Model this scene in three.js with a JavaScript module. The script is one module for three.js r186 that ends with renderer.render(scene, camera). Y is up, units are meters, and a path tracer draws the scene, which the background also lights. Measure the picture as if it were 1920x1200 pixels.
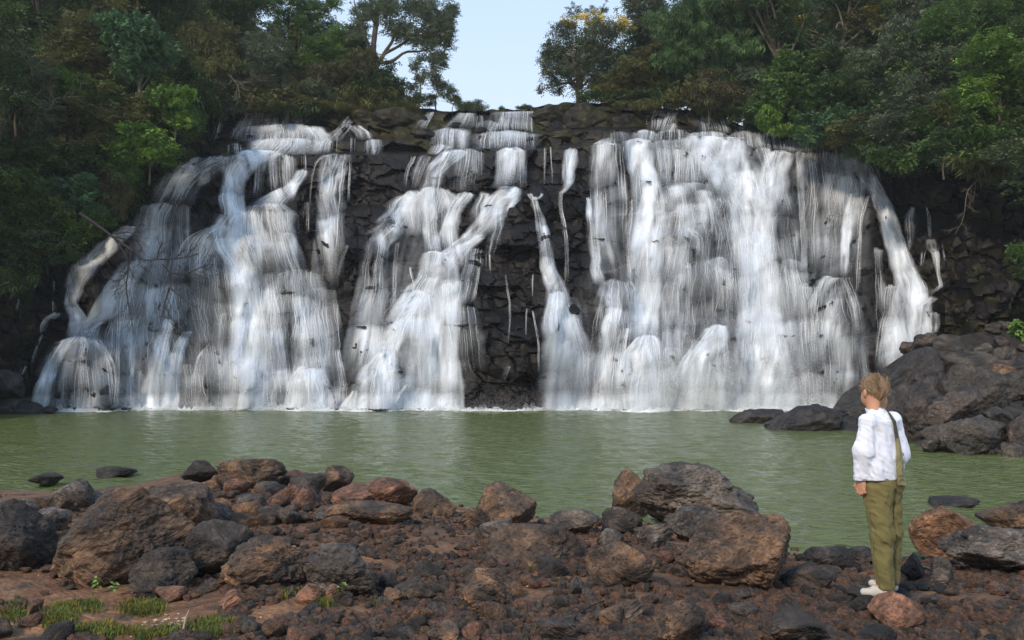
import * as THREE from 'three';
import { mergeGeometries, mergeVertices } from 'three/addons/utils/BufferGeometryUtils.js';
import { ImprovedNoise } from 'three/addons/math/ImprovedNoise.js';

// ---------------------------------------------------------------- camera, sky, sun, exposure
const F = 1478, HX = 960, HY = 700, EYE = 2.1;          // focal length and horizon in pixels of a 1920 x 1200 frame; eye height above the pool
const scene = new THREE.Scene();
const camera = new THREE.PerspectiveCamera(2 * Math.atan(600 / F) * 180 / Math.PI, 1.6, 0.1, 600);
camera.position.set(0, EYE, 0);
camera.setViewOffset(1920, 1200, 0, -(HY - 600), 1920, 1200);   // rising front: verticals stay vertical
scene.add(camera);
const renderer = new THREE.WebGLRenderer({ antialias: true });
renderer.setSize(1024, 640);
renderer.toneMapping = THREE.LinearToneMapping;
renderer.toneMappingExposure = 1.3;
renderer.shadowMap.enabled = true;
renderer.shadowMap.type = THREE.PCFSoftShadowMap;
function skyTexture() {
  const W = 256, H = 128, data = new Float32Array(W * H * 4);
  for (let j = 0; j < H; j++) for (let i = 0; i < W; i++) {
    const el = ((j + 0.5) / H - 0.5) * Math.PI, s = Math.max(0, Math.sin(el));
    const k = 1 - Math.exp(-s * 2.7), o = (j * W + i) * 4;
    data[o] = 0.98 + (0.28 - 0.98) * k; data[o + 1] = 0.99 + (0.50 - 0.99) * k; data[o + 2] = 1.0 + (0.80 - 1.0) * k; data[o + 3] = 1;
  }
  const t = new THREE.DataTexture(data, W, H, THREE.RGBAFormat, THREE.FloatType);
  t.mapping = THREE.EquirectangularReflectionMapping; t.magFilter = THREE.LinearFilter; t.needsUpdate = true;
  return t;
}
scene.background = skyTexture();
scene.environment = scene.background;
const sun = new THREE.DirectionalLight(0xffecd2, 2.7);
sun.position.set(-42, 60, 34);
sun.target.position.set(0, 5, -25);
sun.castShadow = true; sun.shadow.radius = 14; sun.shadow.mapSize.set(4096, 4096);
Object.assign(sun.shadow.camera, { left: -70, right: 70, top: 70, bottom: -70, near: 1, far: 220 });
scene.add(sun, sun.target);
scene.fog = new THREE.FogExp2(0xe4ecf4, 0.00035);

// ---------------------------------------------------------------- helpers
let seedState = 1;
const seed = (s) => { seedState = (s * 2654435761) >>> 0 || 1; };
const R = () => { seedState = (seedState + 0x6D2B79F5) | 0; let t = Math.imul(seedState ^ (seedState >>> 15), 1 | seedState); t = (t + Math.imul(t ^ (t >>> 7), 61 | t)) ^ t; return ((t ^ (t >>> 14)) >>> 0) / 4294967296; };
const rr = (a, b) => a + (b - a) * R();
const gauss = () => (R() + R() + R() + R() - 2) * 0.87;
const clamp = (x, a = 0, b = 1) => Math.min(b, Math.max(a, x));
const lerp = (a, b, t) => a + (b - a) * t;
const smooth = (a, b, x) => { const t = clamp((x - a) / (b - a)); return t * t * (3 - 2 * t); };
const IN = new ImprovedNoise();
const n3 = (x, y, z = 0.37) => IN.noise(x + 100.13, y + 57.31, z + 31.7);
const fbm = (x, y, z = 0.37, o = 4) => { let s = 0, a = 0.5, f = 1; for (let i = 0; i < o; i++) { s += a * n3(x * f, y * f, z * f + i * 7.1); a *= 0.5; f *= 2.03; } return s; };
const pw = (tab, x) => { if (x <= tab[0][0]) return tab[0][1]; for (let i = 1; i < tab.length; i++) if (x <= tab[i][0]) { const [a, b] = tab[i - 1], [c, d] = tab[i]; return b + (d - b) * (x - a) / (c - a); } return tab[tab.length - 1][1]; };
const hash2 = (i, j, k = 0) => { let h = (i * 374761393 + j * 668265263 + k * 1274126177) | 0; h = Math.imul(h ^ (h >>> 13), 1274126177); return ((h ^ (h >>> 16)) >>> 0) / 4294967296; };
const P = (px, py, d) => new THREE.Vector3((px - HX) / F * d, EYE - (py - HY) / F * d, -d);   // survey: sight line at distance d
const V = (x, y, z) => new THREE.Vector3(x, y, z);

const taken = {};
const numbered = (n) => { const k = taken[n] = (taken[n] ?? -1) + 1; return k ? `${n}_${String(k).padStart(3, '0')}` : n; };
function shade(o) { o.castShadow = true; o.receiveShadow = true; return o; }
function mesh(name, geo, mat, parent) { const m = shade(new THREE.Mesh(geo, mat)); m.name = name; if (parent) parent.add(m); return m; }
function top(o, name, label, category, group, kind) {
  o.name = numbered(name); scene.add(o); o.userData = { label, category };
  if (group) o.userData.group = group;
  if (kind) o.userData.kind = kind;
  return o;
}
function geoFrom(pos, idx, extra = {}) {
  const g = new THREE.BufferGeometry();
  g.setAttribute('position', new THREE.BufferAttribute(pos instanceof Float32Array ? pos : new Float32Array(pos), 3));
  if (extra.uv) g.setAttribute('uv', new THREE.BufferAttribute(extra.uv instanceof Float32Array ? extra.uv : new Float32Array(extra.uv), 2));
  if (extra.color) g.setAttribute('color', new THREE.BufferAttribute(extra.color instanceof Float32Array ? extra.color : new Float32Array(extra.color), 3));
  g.setIndex(idx instanceof Uint32Array ? new THREE.BufferAttribute(idx, 1) : new THREE.BufferAttribute(new Uint32Array(idx), 1));
  if (extra.normal) g.setAttribute('normal', new THREE.BufferAttribute(new Float32Array(extra.normal), 3)); else g.computeVertexNormals();
  return g;
}
function grid(nu, nv, fn, flip) {               // fn(u, v) -> {p, c?, uv?}
  const pos = new Float32Array((nu + 1) * (nv + 1) * 3), col = new Float32Array((nu + 1) * (nv + 1) * 3), uv = new Float32Array((nu + 1) * (nv + 1) * 2), idx = new Uint32Array(nu * nv * 6);
  let k = 0, q = 0, hasC = false;
  for (let j = 0; j <= nv; j++) for (let i = 0; i <= nu; i++) {
    const r = fn(i / nu, j / nv);
    pos.set([r.p.x, r.p.y, r.p.z], k * 3); if (r.c) { hasC = true; col.set(r.c, k * 3); } uv.set(r.uv || [r.p.x, r.p.y], k * 2); k++;
  }
  for (let j = 0; j < nv; j++) for (let i = 0; i < nu; i++) {
    const a = j * (nu + 1) + i, b = a + 1, c = a + nu + 1, d = c + 1;
    idx.set(flip ? [a, c, b, b, c, d] : [a, b, c, b, d, c], q); q += 6;
  }
  return geoFrom(pos, idx, hasC ? { color: col, uv } : { uv });
}
function dataTex(n, fn, { srgb = false, rx = 1, ry = 1 } = {}) {          // fn(u, v) -> grey or [r,g,b], 0..1, tileable if fn is
  const a = new Uint8Array(n * n * 4);
  for (let j = 0; j < n; j++) for (let i = 0; i < n; i++) {
    const c = fn(i / n, j / n), o = (j * n + i) * 4;
    if (typeof c === 'number') a[o] = a[o + 1] = a[o + 2] = clamp(c) * 255; else { a[o] = clamp(c[0]) * 255; a[o + 1] = clamp(c[1]) * 255; a[o + 2] = clamp(c[2]) * 255; }
    a[o + 3] = 255;
  }
  const t = new THREE.DataTexture(a, n, n);
  t.wrapS = t.wrapT = THREE.RepeatWrapping; t.magFilter = THREE.LinearFilter; t.minFilter = THREE.LinearMipmapLinearFilter;
  if (srgb) t.colorSpace = THREE.SRGBColorSpace;
  t.repeat.set(rx, ry); t.needsUpdate = true; return t;
}
const TAU = Math.PI * 2;
function tile(u, v, f, z = 0, o = 4) {                                  // tileable noise on a torus
  let s = 0, a = 0.5;
  for (let i = 0; i < o; i++) { const r = f / TAU; s += a * n3(Math.cos(u * TAU) * r + Math.cos(v * TAU) * r * 1.3, Math.sin(u * TAU) * r + 11.3 * i, Math.sin(v * TAU) * r + z); a *= 0.5; f *= 2.1; }
  return s;
}
function tapered(pts, r0, r1, sides = 6, wob = 0) {                      // tube of falling radius through points
  const pos = [], idx = [], n = pts.length, uv = [];
  let nx = new THREE.Vector3(1, 0.13, 0.21).normalize(); const t = V(0, 0, 0), b = V(0, 0, 0);
  for (let i = 0; i < n; i++) {
    t.subVectors(pts[Math.min(n - 1, i + 1)], pts[Math.max(0, i - 1)]).normalize();
    b.crossVectors(t, nx).normalize(); nx = new THREE.Vector3().crossVectors(b, t).normalize();
    const r = lerp(r0, r1, i / (n - 1)) * (1 + wob * n3(i * 0.9, r0 * 40));
    for (let k = 0; k < sides; k++) { const a = k / sides * TAU; pos.push(pts[i].x + r * (Math.cos(a) * nx.x + Math.sin(a) * b.x), pts[i].y + r * (Math.cos(a) * nx.y + Math.sin(a) * b.y), pts[i].z + r * (Math.cos(a) * nx.z + Math.sin(a) * b.z)); uv.push(k / sides * r0 * 6, i * 0.3); }
  }
  for (let i = 0; i < n - 1; i++) for (let k = 0; k < sides; k++) { const a = i * sides + k, c = i * sides + (k + 1) % sides; idx.push(a, c, a + sides, c, c + sides, a + sides); }
  return geoFrom(pos, idx, { uv });
}
const curve = (pts, n) => new THREE.CatmullRomCurve3(pts, false, 'centripetal').getPoints(n);

// ---------------------------------------------------------------- materials
const rockBump = dataTex(512, (u, v) => 0.5 + 0.55 * tile(u, v, 9, 3, 5) - 0.35 * Math.pow(clamp(tile(u, v, 34, 8, 2) * 2.2), 1.5));
const rockTone = dataTex(512, (u, v) => { const a = tile(u, v, 5, 1, 5), b = tile(u, v, 26, 5, 3), c = 0.78 + 0.6 * a + 0.5 * b; return [c, c * 0.99, c * 0.97]; }, { srgb: true });
const soilTone = dataTex(512, (u, v) => { const a = tile(u, v, 6, 21, 5), b = tile(u, v, 40, 25, 3), c = 0.76 + 0.4 * a + 0.45 * b; return [c, c * (0.97 + 0.1 * a), c * (0.94 + 0.1 * a)]; }, { srgb: true });
const soilBump = dataTex(512, (u, v) => 0.5 + 0.5 * tile(u, v, 18, 40, 5));
const waveBump = dataTex(1024, (u, v) => 0.5 + 0.5 * tile(u * 1, v * 1, 10, 60, 4));
const weave = dataTex(256, (u, v) => 0.5 + 0.22 * Math.sin(u * TAU * 64) * Math.sin(v * TAU * 64) + 0.4 * tile(u, v, 12, 9, 3));
const scaled = (t, x, y) => { const c = t.clone(); c.repeat.set(x, y); c.needsUpdate = true; return c; };
const std = (o) => new THREE.MeshStandardMaterial({ side: THREE.DoubleSide, ...o });
const phys = (o) => new THREE.MeshPhysicalMaterial({ side: THREE.DoubleSide, ...o });
const rgb = (r, g, b) => new THREE.Color().setRGB(r, g, b);
const M = {
  cliff: phys({ vertexColors: true, map: scaled(rockTone, 0.3, 0.3), bumpMap: scaled(rockBump, 0.8, 0.8), bumpScale: 0.04, roughness: 0.5, specularIntensity: 0.4 }),
  boulder: std({ vertexColors: true, map: scaled(rockTone, 0.9, 0.9), bumpMap: scaled(rockBump, 1.5, 1.5), bumpScale: 0.06, roughness: 0.82 }),
  farRock: std({ vertexColors: true, map: scaled(rockTone, 0.5, 0.5), bumpMap: scaled(rockBump, 0.7, 0.7), bumpScale: 0.06, roughness: 0.7 }),
  soil: std({ vertexColors: true, map: scaled(soilTone, 0.6, 0.6), bumpMap: scaled(soilBump, 1.3, 1.3), bumpScale: 0.03, roughness: 0.95 }),
  earth: std({ color: rgb(0.045, 0.04, 0.022), map: scaled(soilTone, 0.2, 0.2), roughness: 1 }),
  water: phys({ color: rgb(0.1, 0.121, 0.042), roughness: 0.1, ior: 1.33, specularIntensity: 1, bumpMap: scaled(waveBump, 0.42, 0.9), bumpScale: 0.09 }),
  white: std({ color: rgb(0.86, 0.89, 0.93), roughness: 0.7 }),
  foam: std({ color: rgb(0.86, 0.89, 0.9), roughness: 0.8 }),
  bark: std({ color: rgb(0.1, 0.078, 0.055), bumpMap: scaled(rockBump, 2, 2), bumpScale: 0.03, roughness: 0.9 }),
  barkPale: std({ color: rgb(0.17, 0.145, 0.105), bumpMap: scaled(rockBump, 2, 2), bumpScale: 0.03, roughness: 0.9 }),
  barkDark: std({ color: rgb(0.02, 0.017, 0.016), roughness: 0.8 }),
  leaf: phys({ color: rgb(1, 1, 1), roughness: 0.75, transmission: 0.32, thickness: 0, specularIntensity: 0.5 }),
};

// ---------------------------------------------------------------- the falls: survey of the rock face as distance along each sight line
const LIP = [[-400, 330], [250, 345], [330, 318], [400, 297], [440, 291], [560, 291], [715, 291], [800, 288], [900, 281], [1010, 279], [1110, 270], [1200, 263], [1290, 253], [1400, 262], [1530, 286], [1620, 297], [1660, 312], [1800, 330], [2400, 300]];
const CREST = [[-500, -260], [150, -170], [300, -40], [370, 120], [400, 205], [455, 207], [575, 206], [640, 204], [740, 203], [870, 207], [1005, 203], [1030, 194], [1130, 192], [1205, 200], [1300, 206], [1345, 212], [1390, 236], [1420, 215], [1470, 150], [1540, 40], [1640, -80], [2400, -280]];
const BASE = [[-500, 26], [-300, 32], [0, 42.2], [90, 45], [300, 45.6], [1000, 45.6], [1500, 45.4], [1680, 45], [1800, 43], [1920, 40.5], [2200, 33], [2400, 28]];
const LEFTB = [[200, 400], [290, 380], [320, 326], [385, 268], [450, 196], [500, 120], [560, 70], [640, 45], [760, 10]];
const RIGHTB = [[200, 1560], [290, 1655], [380, 1690], [400, 1778], [620, 1792], [780, 1800]];
// rounded bosses of rock that the water runs over: x, y, half-width, half-height, how far they stand out
const BOSS = [[148, 705, 72, 72, 2.0], [388, 400, 46, 48, 1.4], [372, 470, 40, 45, 0.9], [500, 440, 60, 50, 1.2], [545, 400, 40, 45, 1.0], [300, 640, 40, 60, 0.7], [380, 690, 30, 50, 0.8],
  [590, 730, 42, 45, 1.1], [545, 600, 50, 60, 0.8], [700, 720, 50, 55, 1.3], [690, 440, 55, 45, 1.0], [830, 500, 50, 45, 0.9], [950, 400, 70, 60, 1.3], [965, 560, 110, 120, 1.2], [930, 700, 90, 90, 0.9], [870, 590, 45, 60, 0.8],
  [1050, 370, 50, 35, 0.9], [1060, 660, 60, 70, 1.0], [1150, 580, 42, 55, 1.3], [1205, 710, 55, 75, 1.8], [1330, 680, 60, 70, 1.5], [1290, 390, 60, 50, 0.9], [1270, 500, 55, 60, 0.8], [1360, 540, 45, 50, 0.8], [1455, 370, 40, 35, 1.2], [1480, 530, 40, 50, 0.8],
  [1568, 580, 48, 65, 1.3], [1630, 440, 36, 70, 0.8], [1720, 590, 40, 50, 1.0], [1750, 500, 40, 40, 0.9], [1500, 690, 60, 60, 0.6], [240, 560, 50, 60, 0.9], [430, 560, 50, 60, 0.6], [470, 690, 60, 60, 0.6], [770, 620, 60, 60, 0.7], [620, 450, 40, 70, 0.7], [90, 590, 50, 50, 0.6]];
function cells(x, y, s, k) {                     // broken blocks: nearest of jittered cells -> offset, tilt, nearness to a joint
  const gx = Math.floor(x / s), gy = Math.floor(y / s); let d1 = 9, d2 = 9, bi = 0, bj = 0, bx = 0, by = 0;
  for (let j = gy - 1; j <= gy + 1; j++) for (let i = gx - 1; i <= gx + 1; i++) {
    const cx = (i + 0.1 + 0.8 * hash2(i, j, k)) * s, cy = (j + 0.05 + 0.9 * hash2(i, j, k + 1) + 0.45 * (i & 1)) * s;
    const dd = Math.max(Math.abs(x - cx), Math.abs(y - cy)) * 0.6 + Math.hypot(x - cx, y - cy) * 0.4;
    if (dd < d1) { d2 = d1; d1 = dd; bi = i; bj = j; bx = x - cx; by = y - cy; } else if (dd < d2) d2 = dd;
  }
  return { v: by / s, h: hash2(bi, bj, k + 2), t: (hash2(bi, bj, k + 3) - 0.5) * bx + (hash2(bi, bj, k + 4) - 0.3) * by, e: d2 - d1 };
}
function faceBase(px, py) {                      // without the broken blocks
  const lip = pw(LIP, px) + 5 * n3(px * 0.02, 3), crest = pw(CREST, px), bank = clamp(Math.max(smooth(0, 40, pw(LEFTB, py) - px), smooth(0, 30, px - pw(RIGHTB, py))));
  let d = pw(BASE, px);
  const t = (775 - py) / (775 - lip);
  if (py > lip) d += 4.6 * t + 0.7 * smooth(0.3, 0.36, t) + 0.6 * smooth(0.62, 0.68, t + 0.05 * n3(px * 0.01, 9));
  else {
    const b = Math.max(smooth(400, 340, px), smooth(1500, 1600, px)), t2 = clamp((lip - py) / Math.max(20, lip - crest));
    const upper = 2.4 * smooth(0, 0.06, t2) + 0.9 * smooth(0.3, 0.4, t2 + 0.06 * n3(px * 0.015, 5)) + 1.0 * smooth(0.62, 0.74, t2 + 0.08 * n3(px * 0.02, 8)) + 1.2 * t2;
    d += 5.9 + lerp(upper, 9 * (lip - py) / 320, b);
  }
  for (const [x, y, w, h, a] of BOSS) { const q = ((px - x) / w) ** 2 + ((py - y) / h) ** 2; if (q < 1.6) d -= a * Math.sqrt(Math.max(0, 1 - q / 1.6)); }
  return d - bank * (0.9 + 0.5 * n3(px * 0.01, py * 0.01)) * (px > 960 ? 1.6 : 1);
}
const faceMemo = new Float32Array(1400 * 640).fill(NaN);
function faceC(px, py) {                         // remembered on a 2-pixel lattice
  const u = clamp((px + 440) / 2, 0, 1397), v = clamp((py + 320) / 2, 0, 637), i = Math.floor(u), j = Math.floor(v), s = u - i, t = v - j;
  const q = (a, b) => { const k = b * 1400 + a; let w = faceMemo[k]; if (w !== w) w = faceMemo[k] = faceD(a * 2 - 440, b * 2 - 320); return w; };
  return lerp(lerp(q(i, j), q(i + 1, j), s), lerp(q(i, j + 1), q(i + 1, j + 1), s), t);
}
const ledge = (px, py) => { const x = px * 0.0317 + 0.25 * n3(px * 0.012, py * 0.012), y = py * 0.0317 + 0.2 * n3(px * 0.013, py * 0.011, 7); return cells(x * 0.8, y, 2.3, 11); };   // the block a place belongs to
function faceD(px, py) {
  const d = faceBase(px, py), x = px * 0.0317 + 0.25 * n3(px * 0.012, py * 0.012), y = py * 0.0317 + 0.2 * n3(px * 0.013, py * 0.011, 7);
  const a = cells(x * 0.8, y, 2.3, 11), b = cells(x, y * 1.15, 1.05, 41);
  return d - 0.85 * a.h - 0.4 * a.t - 0.45 * b.h - 0.6 * b.t + 0.25 * smooth(0.06, 0, a.e) + 0.1 * smooth(0.04, 0, b.e) + 0.34 * fbm(x * 0.9, y * 0.9, 2, 5);
}
{
  const nu = 620, nv = 250, tmp = [];
  const g = grid(nu, nv, (u, v) => {
    const px = -420 + 2740 * u, crest = pw(CREST, px) + 6 * n3(px * 0.05, 1) , py = lerp(830, crest, Math.pow(v, 0.97));
    const p = P(px, py, faceD(px, py));
    const m = fbm(px * 0.012, py * 0.012, 5, 4), k = fbm(px * 0.03, py * 0.03, 15, 3), wet = 0.5 + 0.5 * m;
    let c = [lerp(0.010, 0.024, wet), lerp(0.009, 0.019, wet), lerp(0.010, 0.016, wet)];
    const up = clamp(smooth(300, 270, py - (pw(LIP, px) - 285)) * 0.8 + Math.max(smooth(1680, 1800, px), smooth(120, 20, px)) * 0.6), moss = up * smooth(-0.12, 0.28, k);
    c = [lerp(c[0], 0.06, moss), lerp(c[1], 0.056, moss), lerp(c[2], 0.016, moss)];
    return { p, c, uv: [p.x, p.y] };
  });
  g.deleteAttribute('normal');
  const cliff = mesh('x', g, M.cliff);
  top(cliff, 'cliff', 'dark wet basalt rock face that the waterfall runs down', 'cliff', null, 'structure');
  M.cliffObj = cliff;
}
// high ground behind the crest, rising into the forest on either side
const hillUp = (px) => 0.05 + 0.22 * smooth(640, 300, px) + 0.2 * smooth(1200, 1500, px);
function plateau(px, k) { const cr = pw(CREST, px), d0 = faceBase(px, cr + 2) + 0.2, p0 = P(px, cr + 6, d0), d = d0 + k * 90; const p = P(px, 0, d); return V(p.x, p0.y - 0.25 + hillUp(px) * (d - d0) * (px > 640 && px < 1200 ? -0.3 : 0.8), -d); }
{
  const g = grid(140, 24, (u, v) => { const px = -420 + 2740 * u, p = plateau(px, v * v); p.y += 0.4 * fbm(p.x * 0.2, p.z * 0.2); return { p, uv: [p.x, p.z] }; });
  top(mesh('x', g, M.earth), 'hill', 'dark wooded ground on top of the falls', 'ground', null, 'structure');
}

// ---------------------------------------------------------------- shore and pool
const SHORE = [[-2400, 15], [-400, 15], [0, 14.2], [250, 14.6], [330, 16.2], [520, 16.8], [640, 15.4], [760, 14], [860, 12.3], [1000, 11.7], [1120, 11.5], [1300, 10.5], [1450, 9.5], [1600, 9.1], [1750, 8.9], [1920, 9.6], [2600, 10], [4000, 11]];
function groundY(x, z) {
  const d = Math.max(0.5, -z), px = clamp(HX + x / Math.max(4, d) * F, -2400, 4000), s = pw(SHORE, px) + 0.5 * n3(x * 0.5, 4.4) - d;
  let y = s > 0 ? 0.45 * (1 - Math.exp(-s / 2.6)) + Math.max(0, s - 9) * 0.03 : Math.max(-1.6, s * 0.16);
  return y + 0.07 * fbm(x * 0.7, z * 0.7, 3, 3) + 0.025 * fbm(x * 3.1, z * 3.1, 9, 2);
}
function onGround(px, py) { const k = (py - HY) / F, sx = (px - HX) / F, hit = (d) => EYE - k * d <= groundY(sx * d, -d); let d = Math.min(30, Math.max(3, (EYE - 0.75) / k)); while (d < 30 && !hit(d)) d += 0.3; let lo = d - 0.3; for (let i = 0; i < 6; i++) { const m = (lo + d) / 2; if (hit(m)) d = m; else lo = m; } const p = P(px, py, d); p.y = groundY(p.x, p.z); return p; }
{
  const g = grid(360, 300, (u, v) => {
    const z = v < 0.12 ? lerp(40, -2.5, v / 0.12) : -2.5 * Math.pow(48 / 2.5, (v - 0.12) / 0.88), half = Math.abs(z) * 0.9 + 6, x = (u * 2 - 1) * (z > -2.5 ? half + 20 : half);
    const p = V(x, groundY(x, z), z), k = fbm(x * 0.8, z * 0.8, 12, 4), q = fbm(x * 2.5, z * 2.5, 15, 3);
    const w = smooth(-0.2, 0.3, k + 0.4 * q), w2 = smooth(0.05, 0.3, q);
    const c = [lerp(0.19, 0.3, w), lerp(0.1, 0.15, w), lerp(0.056, 0.078, w)].map((x, i) => lerp(x, [0.085, 0.06, 0.045][i], w2));
    return { p, c, uv: [x, z] };
  });
  top(mesh('x', g, M.soil), 'ground', 'reddish brown earth of the stony shore', 'ground', null, 'structure');
}
{
  const dn = 7.2, df = 52;
  const g = grid(420, 400, (u, v) => {
    const d = dn * Math.pow(df / dn, v), half = d * 0.85 + 5, x = (u * 2 - 1) * half, z = -d, near = smooth(46, 36, d);
    const y = 0.034 * n3(x * 0.75, z * 1.7, 1) + 0.03 * n3(x * 1.7 + 3, z * 3.6, 5) + 0.02 * n3(x * 3.6, z * 6.5, 9) + 0.03 * (1 - near) * n3(x * 1.2, z * 1.2, 4) + 0.012 * n3(x * 0.25, z * 0.5, 14) + 0.022 * smooth(26, 13, d) * n3(x * 2.6 + 9, z * 4.6, 21);
    return { p: V(x, y, z), uv: [x, z] };
  });
  top(mesh('x', g, M.water), 'water', 'murky green rippled pool below the falls', 'water', null, 'structure');
}
// ---------------------------------------------------------------- falling water: strands that run down the rock
function strandSet(list, sd) {                    // list of {path:[[x,y,half-width]...], k: strands per pixel of width, w: [least, most] strand width in m}
  seed(sd); const pos = [], nor = [], idx = [];
  for (const { path, k, w = [0.015, 0.05], off = 0.16, len = 1 } of list) {
    if (!w) continue;
    const n = path.length, wMean = path.reduce((s, p) => s + p[2], 0) / n * 2, total = path.slice(1).reduce((s, p, i) => s + Math.hypot(p[0] - path[i][0], p[1] - path[i][1]), 0);
    const N = Math.max(3, Math.round(k * wMean * 0.42));
    const at = (t) => {
      const f = clamp(t) * (n - 1), i = Math.min(n - 2, Math.floor(f)), u = f - i, A = path[Math.max(0, i - 1)], B = path[i], C = path[i + 1], D = path[Math.min(n - 1, i + 2)];
      return [0, 1, 2].map((q) => 0.5 * (2 * B[q] + (C[q] - A[q]) * u + (2 * A[q] - 5 * B[q] + 4 * C[q] - D[q]) * u * u + (3 * B[q] - A[q] - 3 * C[q] + D[q]) * u * u * u));
    };
    const ph = R() * 50, arc = Math.min(7, 0.3 * path[1][2]);
    for (let q = 0; q < N; q++) {
      let s; for (let tr = 0; tr < 6; tr++) { s = R() < 0.55 ? rr(-0.9, 0.9) : gauss() * 0.85; if (R() < 0.5 + 1.6 * n3(s * wMean * 0.09 + ph, ph) - 0.1 * Math.abs(s)) break; }
      const L = clamp(rr(50, 190) / total, 0.12, 1) * (R() < 0.12 ? 1.8 : 1), t0 = rr(-0.03, Math.max(0.05, 1.02 - L)), t1 = Math.min(1, t0 + L * len) + rr(0, 0.02);
      const m = Math.max(5, Math.round(total * (t1 - t0) / 13)), wid = lerp(w[0], w[1], R() ** 2.2), roll = rr(-0.9, 0.9), depth = off + rr(0, 0.22), sd2 = R() * 99;
      let dPrev = 0, yPrev = 0; const start = pos.length / 3;
      const pts = [];
      for (let i = 0; i <= m; i++) {
        const t = lerp(t0, t1, i / m), c = at(t), wob = n3(sd2, t * total * 0.018) * 0.16 + n3(sd2 + 7, t * total * 0.05) * 0.05;
        const x = c[0] + (s + wob) * c[2] + 1.1 * n3(sd2, t * total * 0.04, 5) + Math.min(5, 1.5 + c[2] * 0.3) * n3(c[1] * 0.035, ph); let y = c[1] + 3 * n3(sd2 + 3, 1.5) + s * s * arc * (1 - t); y = Math.max(y, pw(CREST, x) + 5);
        let d = Math.min(faceC(x, y), faceC(x, y + 8) + 0.25) - depth;
        if (i) d = Math.min(d, dPrev + 0.1 * Math.abs(y - yPrev) * 0.031 + 0.012);
        dPrev = d; yPrev = y; const q = P(x, y, d); q.lv = ledge(x, y).v; pts.push(q);
      }
      for (let i = 0; i <= m; i++) {
        const p = pts[i], tx = pts[Math.min(m, i + 1)].clone().sub(pts[Math.max(0, i - 1)]).normalize(), r2 = roll + 0.5 * n3(sd2 + 20, i * 0.23);
        const side = V(Math.cos(r2), 0, Math.sin(r2)); side.addScaledVector(tx, -side.dot(tx)).normalize();
        const nn = V(0, 0, 0).crossVectors(tx, side);
        const ww = wid * Math.sin(Math.PI * clamp(i / m)) ** 0.6 * (1.25 - 1.1 * clamp(p.lv + 0.4)) * (1 + 0.6 * n3(sd2 + 40, i * 0.4)) * 0.5;
        pos.push(p.x - side.x * ww, p.y - side.y * ww, p.z - side.z * ww, p.x + side.x * ww, p.y + side.y * ww, p.z + side.z * ww);
        nor.push(nn.x, nn.y, nn.z, nn.x, nn.y, nn.z);
        if (i < m) { const a = start + i * 2; idx.push(a, a + 2, a + 1, a + 1, a + 2, a + 3); }
      }
    }
  }
  return geoFrom(pos, idx, { normal: nor });
}
function filmSet(list, sd) {                      // the thin film of water between the strands
  seed(sd + 5000); const pos = [], col = [], uv = [], idx = [];
  for (const { path, k, op: op0 } of list) {
    if (Math.max(...path.map((p) => p[2])) < 8) continue;
    for (let layer = 0; layer < (k > 3.3 && !op0 ? 2 : 1); layer++) {
    const n = path.length, total = path.slice(1).reduce((s, p, i) => s + Math.hypot(p[0] - path[i][0], p[1] - path[i][1]), 0), m = Math.max(4, Math.round(total / 7)), nu = 8, op = op0 || clamp(0.06 + k * 0.215, 0.2, 1), ph = R() * 50, arc = Math.min(7, 0.3 * path[1][2]), u0 = R() * 9, v0 = R() * 9, start = pos.length / 3;
    const dPrev = [], yPrev = [], lift = layer * 0.08;
    for (let i = 0; i <= m; i++) {
      const f = i / m * (n - 1), a = Math.min(n - 2, Math.floor(f)), t = f - a, A = path[a], B = path[a + 1], cx = lerp(A[0], B[0], t), cy = lerp(A[1], B[1], t), hw = lerp(A[2], B[2], t) * 1.15 + 1;
      for (let j = 0; j <= nu; j++) {
        const s = j / nu * 2 - 1, x = cx + s * hw * (1 + 0.2 * n3(i * 0.15, s * 2 + v0)) + Math.min(5, 1.5 + hw * 0.3) * n3(cy * 0.035, ph), y = Math.max(pw(CREST, x) + 5, cy + 5 * n3(x * 0.05, v0) + s * s * arc * (1 - i / m)), lv = ledge(x, y);
        let d = Math.min(faceC(x, y), faceC(x, y + 8) + 0.25) - 0.15 - lift; if (i) d = Math.min(d, dPrev[j] + 0.1 * Math.abs(y - yPrev[j]) * 0.031 + 0.012);
        dPrev[j] = d; yPrev[j] = y; const p = P(x, y, d); pos.push(p.x, p.y, p.z);
        const e = clamp(1 - s * s) ** 0.7 * clamp(Math.min(i + 0.3, (m - i) * 0.5 + (cy > 740 ? 3 : 0.1)) / 3) * clamp(0.75 + 0.9 * n3(x * 0.06 + u0, y * 0.012, 3)) * clamp(1.25 - (k > 4 ? 0.4 : 0.8) * clamp(lv.v + 0.42), 0.25, 1.2) * (hw < 16 ? clamp(0.62 + 1.1 * n3(y * 0.05, ph, 2) + 0.5 * n3(x * 0.3, y * 0.02, ph)) : 1);
        col.push(1, 1, 1, op * e); uv.push(u0 + x * 0.0042, v0 + i / m * total * 0.0011);
        if (i < m && j < nu) { const q = start + i * (nu + 1) + j; idx.push(q, q + nu + 1, q + 1, q + 1, q + nu + 1, q + nu + 2); }
      }
    }
    }
  }
  const g = geoFrom(pos, idx, { uv }); g.setAttribute('color', new THREE.BufferAttribute(new Float32Array(col), 4)); return g;
}
const streak = dataTex(1024, (u, v) => clamp(0.58 + 1.6 * tile(u, v, 12, 17, 2) + 0.42 * tile(u, v, 44, 3, 2)));
M.film = std({ color: rgb(0.82, 0.88, 0.96), vertexColors: true, transparent: true, alphaMap: streak, roughness: 0.5 });
let cascadeSeed = 100;
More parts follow.
